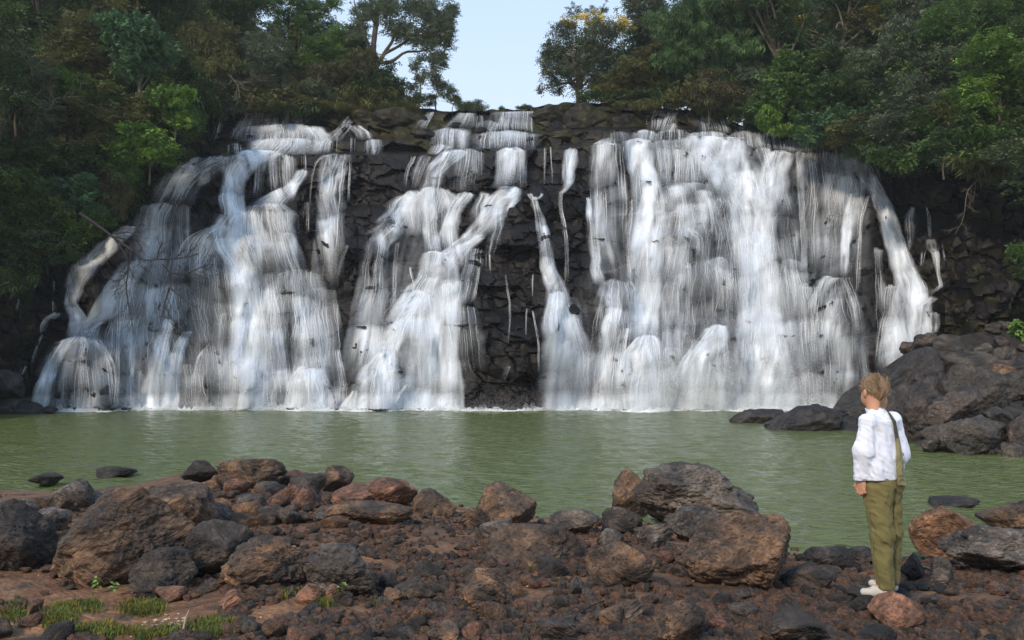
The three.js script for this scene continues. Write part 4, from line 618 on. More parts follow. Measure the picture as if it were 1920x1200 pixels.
B('brown dome-shaped boulder at the edge of the glittering water', [888, 912, 1008, 1000], 'brown', { detail: 40, rough: 0.06, planes: 18 });
B('small cracked round rock below the dome-shaped boulder', [896, 978, 962, 1020], 'mauve', { detail: 24, rough: 0.06 });
B('square tan block left of the dome-shaped boulder', [862, 955, 930, 995], 'brown', { detail: 24, planes: 8, sharp: 22 });
B('upright brown boulder standing against the biggest one', [1148, 874, 1218, 968], 'brown', { detail: 34, rough: 0.07, deep: 0.9 });
B('biggest craggy grey boulder standing in the shallows', [1192, 867, 1430, 1000], 'grey', { detail: 60, rough: 0.15, planes: 26, sharp: 18 });
B('craggy grey rock in front of the biggest boulder', [1248, 955, 1372, 1024], 'grey', { detail: 40, rough: 0.16 });
B('big reddish brown boulder left of the standing person', [1272, 972, 1505, 1114], 'brown', { detail: 58, rough: 0.11, planes: 10 });
B('brown wedge of rock with a pale crack at centre', [908, 994, 1098, 1068], 'brown', { detail: 42, planes: 8, rough: 0.08, deep: 0.6 });
B('angular rock with a tan left face and dark right face', [1098, 1020, 1230, 1108], 'brown', { detail: 40, planes: 8, sharp: 24, rough: 0.06 });
B('pale brown block at the waterline right of centre', [1030, 962, 1128, 1008], 'mauve', { detail: 28, planes: 9 });
B('dark wet rock below the upright boulder', [1128, 956, 1208, 1004], 'dark', { detail: 30 });
B('small oval rock right of the wedge', [1118, 994, 1172, 1030], 'grey', { detail: 22, rough: 0.06 });
B('crumbly grey rocks left of the craggy grey rock', [1190, 985, 1268, 1030], 'grey', { detail: 30, rough: 0.18 });
B('pitted brown boulder low at the centre', [858, 1076, 964, 1150], 'brown', { detail: 40, rough: 0.14 });
B('pitted boulder at the bottom edge right of centre', [1212, 1132, 1334, 1225], 'brown', { detail: 40, rough: 0.14 });
B('flat-topped dark block at the bottom edge at centre', [1000, 1163, 1082, 1215], 'dark', { detail: 26, planes: 8, sharp: 24, rough: 0.05 });
B('orange-brown block with a flat left face behind the person', [1718, 956, 1850, 1058], 'tan', { detail: 40, planes: 8, sharp: 24, rough: 0.07 });
B('brown boulder at the right frame edge above the shore', [1843, 934, 1965, 1006], 'brown', { detail: 32, rough: 0.13 });
B('wide craggy boulder at the right frame edge', [1788, 998, 1990, 1084], 'grey', { detail: 44, rough: 0.15, planes: 9 });
B('flat dark rock between the big reddish boulder and the person', [1458, 1064, 1562, 1112], 'dark', { detail: 30, planes: 9 });
B('dark wet lump at the waterline left of the person', [1512, 1030, 1604, 1074], 'wet', { detail: 28 });
B('dark wet stone at the waterline beside the trousers', [1572, 1028, 1640, 1066], 'wet', { detail: 24 });
B('dark rock at the bottom edge left of the person', [1438, 1158, 1556, 1220], 'dark', { detail: 32, rough: 0.12 });
B('reddish boulder below the person at the bottom right', [1640, 1122, 1742, 1190], 'red', { detail: 36, rough: 0.06, planes: 16 });
B('dark stone under the foot in the white shoe', [1592, 1108, 1656, 1138], 'dark', { detail: 22, rough: 0.05, deep: 1.1 });
B('round grey stone right of the trousers', [1742, 1048, 1794, 1102], 'mauve', { detail: 24, rough: 0.05, planes: 18 });
B('grey stone right behind the trousers', [1690, 1040, 1740, 1092], 'dark', { detail: 24 });
B('round red-brown stone beside the grass', [408, 1110, 458, 1152], 'red', { detail: 24, rough: 0.05, planes: 20 });
B('round red stone in front of the pitted boulders', [554, 1098, 598, 1136], 'red', { detail: 22, rough: 0.05, planes: 20 });
B('brown stone right of the round red stone', [600, 1098, 634, 1132], 'brown', { detail: 20, rough: 0.06 });
B('flat red stone above the grass', [286, 1106, 346, 1132], 'red', { detail: 22, rough: 0.06 });
B('dark stone at the foot of the pitted grey boulder', [704, 1080, 748, 1114], 'dark', { detail: 20 });
B('brown stone right of the pitted grey boulder', [718, 1106, 762, 1136], 'brown', { detail: 20 });
B('dark round stone left of the wedge', [858, 1062, 894, 1090], 'dark', { detail: 18, rough: 0.05 });
B('square brown stone at the bottom edge left of centre', [800, 1172, 862, 1215], 'brown', { detail: 22, planes: 9 });
B('brown rounded stone at the bottom edge, left of the pitted boulder', [1122, 1140, 1174, 1182], 'brown', { detail: 22, rough: 0.06 });
B('leaning oval stone left of the pitted bottom boulder', [1160, 1126, 1206, 1172], 'mauve', { detail: 22, rough: 0.06 });
B('small rock awash near the left shore', [56, 886, 112, 910], 'wet', { d: 14.6, detail: 20 });
B('wet rock breaking the water beyond the left shore', [178, 877, 252, 900], 'wet', { d: 16, detail: 22 });
B('flat rock just awash behind the orange-brown block', [1744, 932, 1850, 956], 'wet', { d: 12.4, detail: 24, flat: 0.5 });
B('grey stone at the left frame edge near the water', [0, 938, 62, 972], 'mauve', { detail: 20 });
B('grey stone behind the left frame edge boulder', [60, 955, 130, 1000], 'grey', { detail: 22 });

// rubble slope on the right, then its boulders
const TALW = [[1480, 798], [1560, 806], [1640, 815], [1740, 842], [1800, 852], [1920, 866], [2300, 880]];
const talD = (px, py) => { const yw = pw(TALW, px), dw = EYE * F / (yw - HY), t = clamp((yw - py) / (yw - 600)); return dw + (41.5 - dw) * t ** 0.9 + 0.5 * fbm(px * 0.02, py * 0.02, 5, 3); };
const TALTOP = [[1480, 798], [1560, 760], [1580, 730], [1660, 680], [1720, 640], [1780, 625], [1850, 612], [2300, 590]];
{
  const g = grid(120, 60, (u, v) => { const px = 1490 + 760 * u, py = lerp(pw(TALW, px) + 26, pw(TALTOP, px) + 8, v), p = P(px, py, talD(px, py) + 0.5), m = 0.5 + fbm(p.x, p.y, p.z); return { p, c: [lerp(0.03, 0.06, m), lerp(0.026, 0.045, m), lerp(0.024, 0.036, m)], uv: [p.x, p.y] }; });
  g.deleteAttribute('normal'); top(mesh('x', g, M.farRock), 'slope', 'dark rubble slope beside the right end of the falls', 'slope', null, 'structure');
}
const headOf = (l) => l.split(/ (?:with|at|beside|in|behind|below|above|left|right|between|near|just|before|under|over|that|leaning|standing|cut|tucked|running|reaching|wedged|breaking|awash) /)[0];
const near = (p) => headOf(scene.children.filter((o) => /^(fallen_)?boulder/.test(o.name)).reduce((m, o) => { const q = o.position.distanceTo(p); return q < m[0] ? [q, o] : m; }, [1e9])[1].userData.label);
const RP = 'fallen boulders beside the right falls';
const D = (label, [x0, y0, x1, y1], tone, o = {}) => { const cx = (x0 + x1) / 2, d = o.d || talD(cx, Math.min(y1, pw(TALW, cx))) - 0.2; return boulder('fallen_boulder', label, [x0, y0, x1, y1], tone, { detail: 24, sharp: 26, planes: 10, mat: M.farRock, group: RP, sink: 0.2, ...o, d }); };
D('low dark rock at the tip reaching into the pool', [1368, 757, 1482, 796], 'wet', { d: 33.2, planes: 9, detail: 26, sink: 0.5 });
D('long dark rock at the foot of the pile in the pool', [1436, 743, 1600, 812], 'wet', { d: 29, planes: 10, detail: 32, rough: 0.13, deep: 0.6, taper: 0.6, sharp: 26 });
D('huge smooth dark slab leaning up towards the falls', [1558, 628, 1790, 790], 'wet', { d: 31, planes: 9, detail: 40, rough: 0.08, sharp: 30, deep: 0.5, taper: 0.42 });
D('dark rock mass behind the person', [1620, 690, 1800, 822], 'dark', { d: 26, detail: 40, rough: 0.17, taper: 0.7 });
D('brownish rock right behind the shirt', [1680, 730, 1790, 838], 'dark', { d: 24, detail: 36, rough: 0.18 });
D('pointed dark block on top of the huge slab', [1718, 620, 1776, 662], 'dark', { planes: 8 });
D('tilted pale slab at the top of the pile', [1748, 622, 1838, 682], 'pile', { planes: 8, rough: 0.07 });
D('low tilted slab below the topmost one', [1770, 655, 1900, 700], 'pile', { planes: 8, detail: 26, rough: 0.08 });
D('grey rounded rock above the overhanging ledge', [1824, 640, 1872, 672], 'pile');
D('small dark rock at the top right of the pile', [1866, 628, 1896, 656], 'dark');
D('square grey rock near the sunlit sprig', [1868, 646, 1912, 690], 'pile');
D('overhanging tan-topped ledge boulder', [1776, 676, 1900, 780], 'pile', { d: 25.5, detail: 34, rough: 0.12, planes: 9 });
D('grey wedge at the right frame edge beside the ledge boulder', [1876, 690, 1960, 745], 'pile', { detail: 26 });
D('brown slanting slab at the right frame edge', [1860, 672, 1950, 712], 'brown', { detail: 24, planes: 8 });
D('dark cave-like block under the ledge boulder', [1740, 720, 1850, 800], 'dark', { d: 23.5, detail: 30, rough: 0.13 });
D('small pale rock on the big waterside boulder', [1846, 762, 1904, 796], 'pile', { d: 22, rough: 0.06 });
D('big craggy boulder at the waterside right of the person', [1750, 778, 1918, 858], 'pile', { d: 20.4, detail: 44, rough: 0.15, deep: 0.7 });
D('small grey rock at the left of the waterside boulder', [1728, 822, 1766, 848], 'pile', { d: 20.8 });
D('dark boulder at the right frame edge by the water', [1892, 770, 1990, 866], 'dark', { d: 20.5, detail: 30 });
D('jumbled dark rock below the pale slab', [1690, 652, 1760, 700], 'dark', { rough: 0.12 });
D('dark angular rock in the middle of the pile', [1700, 690, 1780, 740], 'dark', { rough: 0.12 });
{
  seed(808); const v = [0, 1, 2, 3, 4].map((i) => dressRock(rockShape(9100 + i, 7, { planes: 10 }), 1, 0.75, 0.9, T[['dark', 'pile', 'wet', 'dark', 'pile'][i]], i)), vb = [0, 1].map((i) => dressRock(rockShape(9150 + i, 6, { planes: 9, sharp: 20 }), 1, 0.75, 0.9, [[0.010, 0.009, 0.009], [0.028, 0.021, 0.017]], i));
  for (let i = 0; i < 90; i++) {
    const px = rr(1690, 2000), py = rr(pw(TALTOP, px), pw(TALW, px) - 6), d = talD(px, py), s = rr(0.25, 0.95), p = P(px, py, d), m = mesh('x', v[i % 5], M.farRock);
    m.position.copy(p); m.position.y -= s * 0.3; m.scale.set(s, s * rr(0.7, 1.1), s); m.rotation.set(rr(-0.5, 0.5), R() * 6, rr(-0.5, 0.5));
    top(m, 'rubble_rock', `${s < 0.45 ? 'small' : s < 0.7 ? 'middling' : 'large'} ${['dark', 'grey', 'blackish', 'dark brown', 'dull grey'][i % 5]} rock in the rubble near the ${near(p).split(' ').slice(0, 6).join(' ')}`, 'rock', 'rubble of the right pile');
  }
  // left corner of the pool
  for (const [x0, y0, x1, y1, l] of [[-40, 735, 40, 782, 'dark rock in the left corner of the pool'], [20, 752, 78, 784, 'low wet rock at the left end of the foam'], [70, 760, 104, 776, 'small wet rock in the foam at the far left'], [-20, 690, 40, 745, 'dark block on the bank at the left end of the falls']]) boulder('fallen_boulder', l, [x0, y0, x1, y1], 'wet', { d: 41, mat: M.farRock, detail: 20, group: 'rocks in the left corner of the pool' });
  // blocks standing proud of the face
  for (let i = 0; i < 150; i++) {
    let px, py; if (i < 70) { px = rr(870, 1110); py = rr(300, 740); } else if (i < 110) { px = rr(1780, 1930); py = rr(340, 600); } else if (i < 128) { px = rr(660, 800); py = rr(300, 440); } else { px = rr(400, 1250); py = rr(215, 282); }
    const s = rr(0.35, 1.1), m = mesh('rock_block', vb[i % 2], M.cliff, M.cliffObj); m.position.copy(P(px, py, faceD(px, py) + s * 0.34)); m.scale.set(s * rr(0.8, 1.5), s * rr(0.7, 1.2), s * 0.8); m.rotation.set(rr(-0.3, 0.3), rr(-0.6, 0.6), rr(-0.25, 0.25));
  }
  // mossy overhang along the crest
  for (const [x, y, w, h] of [[690, 232, 50, 32], [745, 236, 60, 30], [620, 212, 30, 16], [1040, 225, 50, 30], [1110, 228, 60, 32], [1180, 236, 46, 28], [1060, 260, 60, 14], [1150, 210, 50, 14], [1290, 228, 22, 22], [1520, 272, 36, 14], [1590, 280, 40, 14]]) { const d = faceD(x, y), g = rockShape(rockSeed++, 16, { planes: 10, rough: 0.12 }), m = mesh('rock_ledge', dressRock(g, w * 2 * d / F, h * 2 * d / F, w * 1.2 * d / F, [[0.016, 0.013, 0.011], [0.045, 0.041, 0.016]], rockSeed), M.cliff, M.cliffObj); m.position.copy(P(x, y + h, d + w * 0.35 * d / F)); }
}
// stones lying over the shore: the larger ones each on its own, the gravel as a mass
{
  seed(606); const tones = ['brown', 'red', 'brown', 'grey', 'mauve', 'dark', 'red', 'tan'], v = []; for (let i = 0; i < 16; i++) v.push(dressRock(rockShape(9300 + i, 6, { planes: [9, 14, 20][i % 3], rough: 0.07 }), 1, 0.72, 0.85, T[tones[i % 8]], i));
  const wetv = [0, 1, 2].map((i) => dressRock(rockShape(9400 + i, 6, { planes: 14, rough: 0.06 }), 1, 0.7, 0.9, T.wet, i));
  let made = 0, tries = 0;
  while (made < 285 && tries++ < 6000) {
    const heap = R() < 0.32, px = heap ? rr(380, 640) : rr(-20, 1940), py = heap ? rr(895, 990) : px > 1450 ? rr(1050, 1215) : rr(930, 1215); if (px < 420 && py > 1090 && R() < 0.9) continue;
    const p = onGround(px, py); if (p.y < -0.03 || -p.z > 17.5) continue;
    const s = heap ? rr(0.14, 0.4) : rr(0.06, 0.15) + (R() < 0.35 ? rr(0, 0.14) : 0); if (placed.some(([x, z, w, l]) => Math.abs(p.x - x) < w * 0.8 + s * 0.25 && Math.abs(p.z - z) < l * 0.8 + s * 0.25)) continue;
    const wet = p.y < 0.07 || (px > 1440 && R() < 0.5), vi = Math.floor(R() * 16), tint = wet ? 'wet black' : ['brown', 'reddish', 'dusty brown', 'grey', 'mauve', 'dark', 'rusty', 'tan'][vi % 8], m = mesh('x', wet ? wetv[made % 3] : v[vi], M.boulder); m.position.copy(p); m.position.y -= s * 0.14; m.scale.set(s * rr(0.85, 1.4), s * rr(0.75, 1.15), s * rr(0.85, 1.3)); m.rotation.set(rr(-0.25, 0.25), R() * 6.3, rr(-0.25, 0.25));
    top(m, 'stone', `${s < 0.1 ? 'pebble-sized' : s < 0.16 ? 'fist-sized' : s < 0.27 ? 'head-sized' : 'large'} ${tint} stone lying near the ${near(p)}`, 'stone', 'stones strewn over the shore'); made++; placed.push([p.x, p.z, s * 0.35, s * 0.35]);
  }
  const kinds = v.slice(0, 8).map((_, i) => dressRock(rockShape(9500 + i, 2, { planes: 10, rough: 0.06 }), 1, 0.7, 0.85, T[['red', 'red', 'tan', 'grey', 'brown', 'tan', 'red', 'mauve'][i]].map((t) => t.map((q) => q * 1.25)), i)), o = new THREE.Object3D();
  const lots = kinds.map(() => []);
  for (let i = 0; i < 42000; i++) { const px = rr(-60, 1980), py = 905 + 315 * Math.sqrt(R()), p = onGround(px, py); if (p.y < -0.08 || fbm(p.x * 1.1, p.z * 1.1, 6, 3) < (px < 420 && py > 1080 ? 0.12 : -0.08)) continue; const s = 0.013 + 0.075 * R() ** 3.5; o.position.set(p.x, p.y - s * 0.1, p.z); o.rotation.set(R() * 0.6, R() * 6, R() * 0.6); o.scale.set(s * rr(0.8, 1.4), s, s * rr(0.8, 1.4)); o.updateMatrix(); lots[Math.floor(R() * 8)].push(o.matrix.clone()); }
  const kinds2 = kinds.map((_, i) => dressRock(rockShape(9600 + i, 4, { planes: [9, 12, 18][i % 3], rough: 0.08 }), 1, 0.7, 0.85, T[['red', 'brown', 'tan', 'brown', 'brown', 'red', 'mauve', 'dark'][i]].map((t) => t.map((q) => q * 1.1)), i)), lots2 = kinds.map(() => []);
  for (let i = 0; i < 5200; i++) { const px = rr(-60, 1980), py = 905 + 315 * Math.sqrt(R()), p = onGround(px, py); if (p.y < -0.05 || fbm(p.x * 0.9, p.z * 0.9, 26, 3) < (px < 420 && py > 1080 ? 0.1 : -0.14)) continue; const s = 0.035 + 0.085 * R() ** 2; o.position.set(p.x, p.y - s * 0.12, p.z); o.rotation.set(R() * 0.6, R() * 6, R() * 0.6); o.scale.set(s * rr(0.8, 1.4), s * rr(0.8, 1.1), s * rr(0.8, 1.4)); o.updateMatrix(); lots2[Math.floor(R() * 8)].push(o.matrix.clone()); }
  const g = new THREE.Group(); lots2.forEach((l, i) => { const im = shade(new THREE.InstancedMesh(kinds2[i], M.boulder, l.length)); l.forEach((m, k) => im.setMatrixAt(k, m)); im.name = 'cobbles'; im.userData.kind = 'stuff'; g.add(im); });
  lots.forEach((l, i) => { const im = shade(new THREE.InstancedMesh(kinds[i], M.boulder, l.length)); l.forEach((m, k) => im.setMatrixAt(k, m)); im.name = 'pebbles'; im.userData.kind = 'stuff'; g.add(im); });
  top(g, 'gravel', 'loose reddish gravel and pebbles over the shore', 'gravel', null, 'stuff');
}
// ---------------------------------------------------------------- the person on the shore
function nets(sdf, lo, hi, cell) {                // surface nets
  const n = [0, 1, 2].map((k) => Math.ceil((hi[k] - lo[k]) / cell) + 1), [nx, ny, nz] = n, val = new Float32Array(nx * ny * nz), id = (i, j, k) => (k * ny + j) * nx + i;
  for (let k = 0; k < nz; k++) for (let j = 0; j < ny; j++) for (let i = 0; i < nx; i++) val[id(i, j, k)] = sdf(lo[0] + i * cell, lo[1] + j * cell, lo[2] + k * cell);
  const vert = new Int32Array(nx * ny * nz).fill(-1), pos = [], idx = [];
  for (let k = 0; k < nz - 1; k++) for (let j = 0; j < ny - 1; j++) for (let i = 0; i < nx - 1; i++) {
    let c = 0, x = 0, y = 0, z = 0; const q = []; for (let m = 0; m < 8; m++) q.push(val[id(i + (m & 1), j + ((m >> 1) & 1), k + (m >> 2))]);
    if (q.every((v) => v > 0) || q.every((v) => v <= 0)) continue;
    for (let a = 0; a < 8; a++) for (let b = 0; b < 3; b++) { const e = a | (1 << b); if (e === a) continue; if ((q[a] > 0) !== (q[e] > 0)) { const t = q[a] / (q[a] - q[e]); x += (a & 1) + (b === 0 ? t : 0); y += ((a >> 1) & 1) + (b === 1 ? t : 0); z += (a >> 2) + (b === 2 ? t : 0); c++; } }
    vert[id(i, j, k)] = pos.length / 3; pos.push(lo[0] + (i + x / c) * cell, lo[1] + (j + y / c) * cell, lo[2] + (k + z / c) * cell);
  }
  for (let k = 1; k < nz - 1; k++) for (let j = 1; j < ny - 1; j++) for (let i = 1; i < nx - 1; i++) {
    const s = val[id(i, j, k)] <= 0, quad = (a, b, c, d, f) => { if (a < 0 || b < 0 || c < 0 || d < 0) return; f ? idx.push(a, b, c, a, c, d) : idx.push(a, c, b, a, d, c); };
    if (s !== (val[id(i + 1, j, k)] <= 0)) quad(vert[id(i, j - 1, k - 1)], vert[id(i, j, k - 1)], vert[id(i, j, k)], vert[id(i, j - 1, k)], s);
    if (s !== (val[id(i, j + 1, k)] <= 0)) quad(vert[id(i - 1, j, k - 1)], vert[id(i - 1, j, k)], vert[id(i, j, k)], vert[id(i, j, k - 1)], s);
    if (s !== (val[id(i, j, k + 1)] <= 0)) quad(vert[id(i - 1, j - 1, k)], vert[id(i, j - 1, k)], vert[id(i, j, k)], vert[id(i - 1, j, k)], s);
  }
  return geoFrom(pos, idx, { uv: pos.filter((_, i) => i % 3 !== 2) });
}
const smin = (a, b, k) => { const h = clamp(0.5 + 0.5 * (b - a) / k); return lerp(b, a, h) - k * h * (1 - h); };
const cone = (p, a, b, ra, rb) => { const dx = b[0] - a[0], dy = b[1] - a[1], dz = b[2] - a[2], t = clamp(((p[0] - a[0]) * dx + (p[1] - a[1]) * dy + (p[2] - a[2]) * dz) / (dx * dx + dy * dy + dz * dz)); return Math.hypot(p[0] - a[0] - dx * t, p[1] - a[1] - dy * t, p[2] - a[2] - dz * t) - lerp(ra, rb, t); };
const ellip = (p, c, r, ax) => { let x = p[0] - c[0], y = p[1] - c[1], z = p[2] - c[2]; if (ax) [x, z] = [x * ax[0] + z * ax[1], -x * ax[1] + z * ax[0]]; const k = Math.hypot(x / r[0], y / r[1], z / r[2]); return (k - 1) * Math.min(...r); };
{
  const LFT = [-0.87, 0.5], FWD = [-0.5, -0.87], g = new THREE.Group(), foot = P(1652, 1117, 5.9); foot.y = Math.max(0.4, foot.y);
  g.position.copy(foot);
  const at = (l, v, f = 0) => [l * LFT[0] + f * FWD[0], v, l * LFT[1] + f * FWD[1]];      // left, up, forward -> local
  const add = (a, b) => [a[0] + b[0], a[1] + b[1], a[2] + b[2]];
  const shL = [-0.125, 1.31, 0.07], elL = [-0.172, 1.09, 0.095], wrL = [-0.168, 0.885, 0.06], shR = [0.112, 1.31, -0.065], elR = [0.158, 1.06, -0.04], wrR = [0.06, 0.98, -0.21];
  const hipL = [-0.052, 0.86, 0.04], knL = [-0.02, 0.47, 0.06], anL = [0.008, 0.085, 0.045], hipR = [0.07, 0.86, -0.035], knR = [0.1, 0.47, -0.045], anR = [0.118, 0.1, -0.085];
  const headC = [-0.05, 1.53, -0.02];
  const headAx = [-0.82, 0.57];                     // across the head
  const head = (p) => {
    let d = ellip(p, add(headC, [0, 0.02, 0]), [0.064, 0.1, 0.08], headAx);
    d = smin(d, ellip(p, add(headC, [-0.016, -0.055, -0.042]), [0.05, 0.06, 0.055], headAx), 0.03);       // jaw
    d = smin(d, cone(p, add(headC, [-0.03, 0.0, -0.088]), add(headC, [-0.034, -0.022, -0.1]), 0.008, 0.012), 0.012);   // nose
    d = smin(d, cone(p, add(headC, [-0.036, -0.055, -0.086]), add(headC, [-0.022, -0.058, -0.092]), 0.009, 0.009), 0.01);  // lips
    d = smin(d, ellip(p, add(headC, [-0.07, -0.012, 0.018]), [0.012, 0.03, 0.02]), 0.006);                    // left ear
    d = Math.max(d, -ellip(p, add(headC, [-0.07, 0.015, -0.07]), [0.014, 0.01, 0.014]));                       // eye socket
    return smin(d, cone(p, [-0.04, 1.34, 0], add(headC, [0.0, -0.05, 0.005]), 0.058, 0.052), 0.03);
  };
  const bodySdf = (x, y, z) => {
    const p = [x, y, z]; let d = head(p);
    d = smin(d, ellip(p, [-0.01, 1.1, 0], [0.125, 0.22, 0.08], LFT), 0.05); d = smin(d, ellip(p, [0.008, 0.9, 0], [0.13, 0.16, 0.095], LFT), 0.06);
    for (const [a, b, r, s] of [[shL, elL, 0.04, 0.036], [elL, wrL, 0.036, 0.025], [shR, elR, 0.04, 0.036], [elR, wrR, 0.036, 0.025], [hipL, knL, 0.075, 0.05], [knL, anL, 0.048, 0.032], [hipR, knR, 0.075, 0.05], [knR, anR, 0.048, 0.032]]) d = smin(d, cone(p, a, b, r, s), 0.025);
    d = smin(d, cone(p, anL, add(anL, [-0.13, -0.06, -0.05]), 0.03, 0.024), 0.02); return smin(d, cone(p, anR, add(anR, [-0.1, -0.06, -0.1]), 0.03, 0.024), 0.02);
  };
  const palm = add(wrL, [-0.006, -0.045, -0.002]);
  const handSdf = (x, y, z) => {
    const p = [x, y, z]; let d = cone(p, wrL, add(wrL, [-0.004, -0.03, 0]), 0.025, 0.024); d = smin(d, ellip(p, palm, [0.04, 0.05, 0.02], [FWD[0], FWD[1]]), 0.012);
    for (let i = 0; i < 4; i++) {
      const f = (1.5 - i) * 0.019, L = [0.03, 0.034, 0.031, 0.025][i], k = [palm[0] + FWD[0] * f - 0.004, palm[1] - 0.036 + Math.abs(i - 1.2) * 0.004, palm[2] + FWD[1] * f + 0.002], a = add(k, [0.004, -L, 0]), b = add(a, [0.022, -0.006, -0.012]), c = add(b, [0.006, 0.016, -0.004]);
      d = Math.min(d, smin(smin(cone(p, k, a, 0.0105, 0.0095), cone(p, a, b, 0.0095, 0.0085), 0.004), cone(p, b, c, 0.0085, 0.0075), 0.004));
    }
    const t0 = add(palm, [FWD[0] * 0.034, 0.018, FWD[1] * 0.034]), t1 = add(t0, [FWD[0] * 0.018, -0.034, FWD[1] * 0.018]), t2 = add(t1, [0.012, -0.026, 0]);
    return smin(d, smin(cone(p, t0, t1, 0.013, 0.011), cone(p, t1, t2, 0.0105, 0.0085), 0.005), 0.006);
  };
  const skin = std({ color: rgb(0.46, 0.24, 0.15), roughness: 0.55 });
  const body = mesh('body', mergeGeometries([nets((x, y, z) => bodySdf(x, y, z), [-0.34, -0.02, -0.34], [0.3, 1.42, 0.26], 0.012), nets((x, y, z) => head([x, y, z]), [-0.2, 1.33, -0.2], [0.1, 1.69, 0.14], 0.0045), nets(handSdf, [-0.27, 0.72, -0.06], [-0.08, 0.92, 0.16], 0.0035)]), skin, g);
  // clothes
  const fold = (x, y, z, a) => a * (0.8 * fbm(x * 13 + y * 3, y * 4, z * 13, 3) + 0.55 * Math.abs(n3(x * 22 + y * 9 + 4, y * 9, z * 22)) + 0.25 * Math.abs(n3(x * 12 + 9, y * 34 + x * 20, z * 12)));
  const shirtSdf = (x, y, z) => {
    const p = [x, y, z], t = clamp((y - 0.872) / 0.46), bl = 0.012 * Math.sin(Math.PI * clamp(t * 1.6)), a = lerp(0.184, 0.155, t) + bl, b = lerp(0.132, 0.105, t) + bl, lx = (x + 0.008) * LFT[0] + z * LFT[1], lz = -(x + 0.008) * LFT[1] + z * LFT[0];
    const k = Math.hypot(lx / a, lz / b); let d = Math.max((k - 1) * 0.12, y - 1.31, 0.82 - y);
    d = smin(d, cone(p, shL, shR, 0.058, 0.058), 0.06); d = smin(d, cone(p, [-0.03, 1.33, 0], [-0.038, 1.37, 0], 0.08, 0.058), 0.05);
    const sl = smin(cone(p, shL, elL, 0.06, 0.067), cone(p, elL, wrL, 0.067, 0.056), 0.03), sr = smin(cone(p, shR, elR, 0.064, 0.072), cone(p, elR, wrR, 0.072, 0.05), 0.03);
    d = smin(d, sl, 0.016); d = smin(d, sr, 0.018);
    return Math.max((d + fold(x, y, z, 0.025) - 0.005) * 0.8, 0.876 + 0.03 * (x + z) - y + 0.004 * n3(x * 20, z * 20));
  };
  const shirt = mesh('shirt', nets(shirtSdf, [-0.3, 0.86, -0.32], [0.28, 1.46, 0.24], 0.0065), phys({ color: rgb(0.7, 0.735, 0.84), roughness: 0.9, bumpMap: scaled(weave, 9, 9), bumpScale: 0.0025, sheen: 0.3, sheenRoughness: 0.7 }), g);
  mesh('cuff', nets((x, y, z) => { const p = [x, y, z]; return Math.max(cone(p, add(wrL, [0, 0.05, 0.003]), wrL, 0.063, 0.06), -cone(p, add(wrL, [0, 0.05, 0.003]), wrL, 0.055, 0.052), 0.884 - y - (x + 0.16) * 0.15, y - 0.918 - (x + 0.16) * 0.15); }, [-0.26, 0.84, -0.04], [-0.08, 0.96, 0.16], 0.005), shirt.material, shirt);
  mesh('collar', nets((x, y, z) => { const q = [x, y, z], A = [-0.03, 1.345, 0.004], C = [-0.046, 1.405, -0.01]; return Math.max(cone(q, A, C, 0.07, 0.064), -cone(q, A, C, 0.0625, 0.057), y - 1.398 + 0.12 * z, 1.34 - y); }, [-0.16, 1.31, -0.12], [0.08, 1.45, 0.12], 0.0045), shirt.material, shirt);
  const legSdf = (x, y, z) => {
    const p = [x, y, z]; let d = ellip(p, [0.006, 0.86, 0], [0.158, 0.17, 0.122], LFT);
    const l = Math.max(smin(cone(p, add(hipL, [0, -0.03, 0]), knL, 0.1, 0.08), cone(p, knL, anL, 0.08, 0.062), 0.03), 0.052 + 0.02 * (x + 0.05) - y), r = Math.max(smin(cone(p, add(hipR, [0, -0.03, 0]), knR, 0.098, 0.074), cone(p, knR, anR, 0.074, 0.058), 0.03), 0.07 - y);
    d = smin(d, smin(l, r, 0.012), 0.05); d = Math.max(d, y - 0.9);
    return (d + fold(x * 0.8, y * 0.9, z * 0.8, 0.03) - 0.004) * 0.8;
  };
  const olive = std({ color: rgb(0.15, 0.13, 0.048), roughness: 0.92, bumpMap: scaled(weave, 8, 8), bumpScale: 0.002 });
  const trousers = mesh('trousers', nets(legSdf, [-0.26, 0.03, -0.24], [0.26, 0.96, 0.24], 0.0075), olive, g);
  mesh('side_seam', tapered(curve([[-0.148, 0.85], [-0.15, 0.72], [-0.12, 0.5], [-0.09, 0.3], [-0.062, 0.08]].map(([u, v]) => { let zz = 0.2, uu = u; for (let q = 0; q < 60 && legSdf(uu, v, 0.07) > 0.001; q++) uu += 0.002; return V(uu - 0.001, v, 0.07); }), 30), 0.0035, 0.0035, 5), olive, trousers);
  // shoes
  const shoe = (a, dir) => { const t = add(a, dir), sole = add(a, [0.012, 0, 0.008]); return nets((x, y, z) => { const p = [x, y, z]; return Math.max(smin(cone(p, add(sole, [0, -0.055, 0]), add(t, [0, 0.002, 0]), 0.034, 0.028), cone(p, add(a, [0, -0.03, 0]), add(a, dir.map((q) => q * 0.5)), 0.034, 0.028), 0.02), a[1] - 0.085 - y); }, [a[0] - 0.24, a[1] - 0.12, a[2] - 0.24], [a[0] + 0.1, a[1] + 0.06, a[2] + 0.12], 0.006); };
  const white = std({ color: rgb(0.45, 0.43, 0.39), roughness: 0.7 });
  mesh('shoe', shoe(anL, [-0.135, -0.058, -0.045]), white, g); mesh('shoe', shoe(anR, [-0.1, -0.058, -0.1]), white, g);
